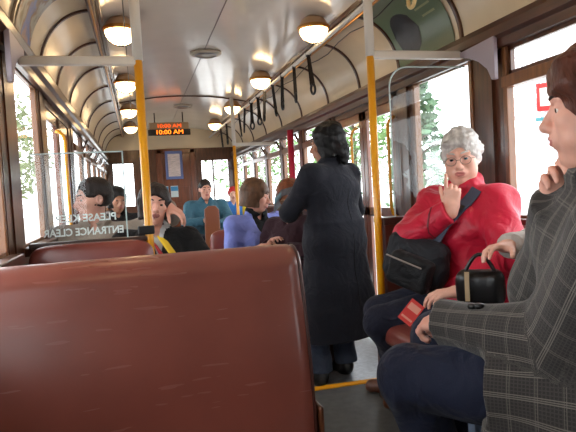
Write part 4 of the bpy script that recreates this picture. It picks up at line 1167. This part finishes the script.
MB().box(-.08, -.01, .012, .02, .02, .065).build('blue_panel', mat('leaflet_blue', (.62, .80, .86), .6), mp_).rotation_euler = (0, 0, .23)

# ---- lavender jacket woman
LAV = cloth_mat('lavender_jacket', (.50, .55, .84), .65, var=.12, bump=.15)
p = Person('lav', 'woman with brown bob in lavender blue jacket over black roll neck, looking aside', .86, 4.36, LZ, (.12, -1), seat=.335, S=1.0, lean=.04, twist=14, head=(42, -12, 0), bulk=1.05, fem=True,
           ra=dict(w=(.76, 4.02, .70), elw=(-.5, .6, -.8)), la=dict(w=(.95, 4.04, .72), elw=(.5, .6, -.8)), rf=(.78, 3.98, LZ+.085), lf=(.95, 4.0, LZ+.085), hface=.006, hhand=.007)
p.body(SK2, LIP); p.eyes(IRB, brow=H_BRN)
p.hair(H_BRN, vol=(.095, .113, .104), low=-.085, lowr=(.094, .092), face=(.062, .07, .085), facec=(0, .112, -.045), fringe=.058, h=.006, noise=(.003, 60, 7))
p.torso_cloth('roll_neck', BLACK if False else cloth_mat('black_knit', (.05, .05, .055), .85), puff=.012, hem=0, sleeve=.5, arm=(.055, .046, .04), collar=.07, h=.01)
op = lambda F: F.cap(p.nb+p.TM@V(0, .06, .03), p.pel+p.up*.12+p.TM@V(0, .16, 0), .062, .03, .02, 's')
p.torso_cloth('jacket', LAV, puff=.035, hem=-.10, arm=(.076, .066, .054), h=.009, noise=(.007, 18, 2), collar=.05, subs=(op,)); p.trousers(NAVY, h=.012); p.shoes(SHOE)
# ---- maroon jacket passenger
MAR = cloth_mat('maroon_coat', (.20, .10, .13), .8)
p = Person('mar', 'copper haired passenger in dark maroon coat facing the long coated man\'s leaflet', 1.10, 4.00, LZ, (-.95, -.30), seat=.33, S=.98, lean=.08, twist=20, head=(15, -18, 0), bulk=1.05, fem=True,
           ra=dict(w=(.90, 4.03, .74), elw=(-.2, .9, -.5)), la=dict(w=(.93, 3.76, .72), elw=(.3, -.9, -.5)), rf=(.68, 3.93, LZ+.085), lf=(.72, 3.72, LZ+.085), hface=.007, hhand=.008)
p.body(SK1, LIP); p.eyes(IRB, brow=H_AUB); p.hair(H_AUB, vol=(.094, .112, .102), low=-.06, h=.007)
p.torso_cloth('coat', MAR, puff=.03, hem=-.12, arm=(.072, .062, .052), h=.011, collar=.05); p.trousers(NAVY, h=.013); p.shoes(SHOE)

# ---- couple behind the screen
BLKC = cloth_mat('black_coat', (.055, .055, .062), .8)
p = Person('bw', 'dark haired woman in black coat beside the yellow pole, hand on her shoulder', .09, 3.52, LZ, (.05, -1), seat=.315, S=1.0, lean=-.02, head=(2, 4, -6), bulk=1.08, fem=True,
           rf=(.0, 3.12, LZ+.085), lf=(.19, 3.12, LZ+.085), ra=dict(w=(.02, 3.24, .70), elw=(-.9, .3, -.5)), la=dict(w=(.20, 3.24, .70), elw=(.9, .3, -.5)), hface=.005, hhand=.008)
p.body(SK2, LIP2); p.eyes(IRB, brow=H_DK)
p.hair(H_DK, vol=(.098, .114, .106), low=-.075, lowr=(.088, .085), face=(.062, .08, .098), facec=(0, .115, -.028), h=.006, noise=(.005, 50, 3))
cj = p.torso_cloth('coat', BLKC, puff=.035, hem=-.12, arm=(.078, .066, .054), h=.01, collar=.04, subs=(lambda F: F.cap(p.nb+p.TM@V(0, .07, .0), p.chest+p.TM@V(0, .16, .03), .034, .01, .02, 's'),))
tr = bvh(p.torso_cloth('blouse', mat('pale_blouse', (.66, .66, .66), .7), puff=.018, hem=0, sleeve=.5, arm=(.05, .045, .04), collar=.045, h=.01))
tr = bvh(cj)
for x0, x1, z0, z1, nm, m in ((-.005, -.085, .50, .36, 'yellow_scarf', mat('scarf_yellow', (.88, .72, .15), .7)), (.030, -.030, .45, .34, 'red_scarf', mat('scarf_red', (.62, .12, .14), .7))):
    q = snap_ray(tr, [p.pel+p.TM@V(x0+(x1-x0)*t, .6, z0+(z1-z0)*t) for t in np.linspace(0, 1, 8)], -p.TM[:, 1], .008)
    MB().tube(q, [.012, .02, .024, .026, .026, .026, .026, .024], 8, flat=.35).build(nm, m, p.root, smooth=True)
p.trousers(NAVY, h=.014); p.shoes(SHOE)
GBR = cloth_mat('taupe_jacket', (.60, .55, .50), .8)
p = Person('gm', 'man seen through the lettered glass in taupe jacket, turned to the window', -.262, 3.66, LZ, (.0, -1), seat=.35, S=1.03, lean=.0, head=(-62, -2, 0), bulk=1.05, shw=.18,
           la=dict(w=(.165, 3.50, 1.065), elw=(.3, 1, -.2), dw=(.72, -.40, -.5), nw=(-.3, .3, -.9), pose='relaxed'), ra=dict(w=(-.27, 3.32, .72), elw=(-.1, .8, -.7)),
           rf=(-.34, 3.22, LZ+.085), lf=(-.16, 3.22, LZ+.085), hface=.005, hhand=.006)
p.body(SK2, LIP2); p.eyes(IRB, brow=H_DK); p.hair(H_DK, vol=(.085, .107, .098), h=.006, noise=(.004, 60, 9), short=True, face=(.068, .08, .098), facec=(0, .115, -.018))
p.torso_cloth('jacket', GBR, puff=.03, hem=-.10, arm=(.068, .060, .050), h=.01, collar=.05); p.trousers(NAVY, h=.014); p.shoes(SHOE)
# ---- farther passengers
TEAL = cloth_mat('teal_jacket', (.22, .38, .45), .7)
p = Person('teal', 'man in teal jacket sitting near the far door, facing this way', .83, 7.40, FZ, (.1, -1), seat=.43, S=1.0, lean=.03, head=(0, -4, 0), bulk=1.12, shw=.205, hface=.006, hhand=.008, hbody=.016,
           ra=dict(w=(.78, 7.05, .80), elw=(-.9, .2, -.4)), la=dict(w=(.92, 7.06, .74), elw=(.9, .2, -.4)))
p.body(SK2, LIP); p.eyes(IRB, brow=H_DK); p.hair(H_DK, vol=(.083, .103, .097), h=.006, short=True, face=(.066, .08, .094), facec=(0, .115, -.018))
p.torso_cloth('jacket', TEAL, puff=.035, hem=-.10, arm=(.078, .066, .054), h=.013, collar=.05); p.trousers(NAVY, h=.016); p.shoes(SHOE, .014)
p = Person('kid', 'child in red cap and yellow and blue top by the far window', 1.285, 7.98, FZ, (-.1, -1), seat=.50, S=.80, lean=.0, bulk=1.0, hface=.009, hhand=.011, hbody=.016)
p.body(SK1, LIP); p.eyes(IRB); p.hair(mat('cap_red', (.72, .10, .12), .6), vol=(.088, .105, .10), h=.009, noise=None, part='cap')
p.torso_cloth('top', mat('yellow_top', (.85, .74, .16), .7), puff=.02, hem=-.02, sleeve=.6, h=.012); p.torso_cloth('vest', mat('blue_vest', (.16, .42, .72), .7), puff=.028, hem=-.08, sleeve=.05, arm=(.02, .02, .02), h=.012); p.trousers(DENIM, h=.016); p.shoes(SHOE, .014)
p = Person('dark', 'dark haired passenger in black farther back between the couple', -.20, 6.0, LZ, (.0, -1), seat=.36, S=1.0, hface=.01, hhand=.012, hbody=.016, head=(20, -6, 0))
p.body(SK3, LIP); p.eyes(IRB); p.hair(H_BLK, vol=(.094, .112, .104), low=-.08, lowr=(.09, .085), h=.009)
p.torso_cloth('coat', BLKC, puff=.03, hem=-.1, h=.013, collar=.05); p.trousers(NAVY, h=.016); p.shoes(SHOE, .014)
bench((-.20, 6.33, LZ), .56, 0, .90, 'leather seat behind the dark haired passenger in black', LEATHER2)
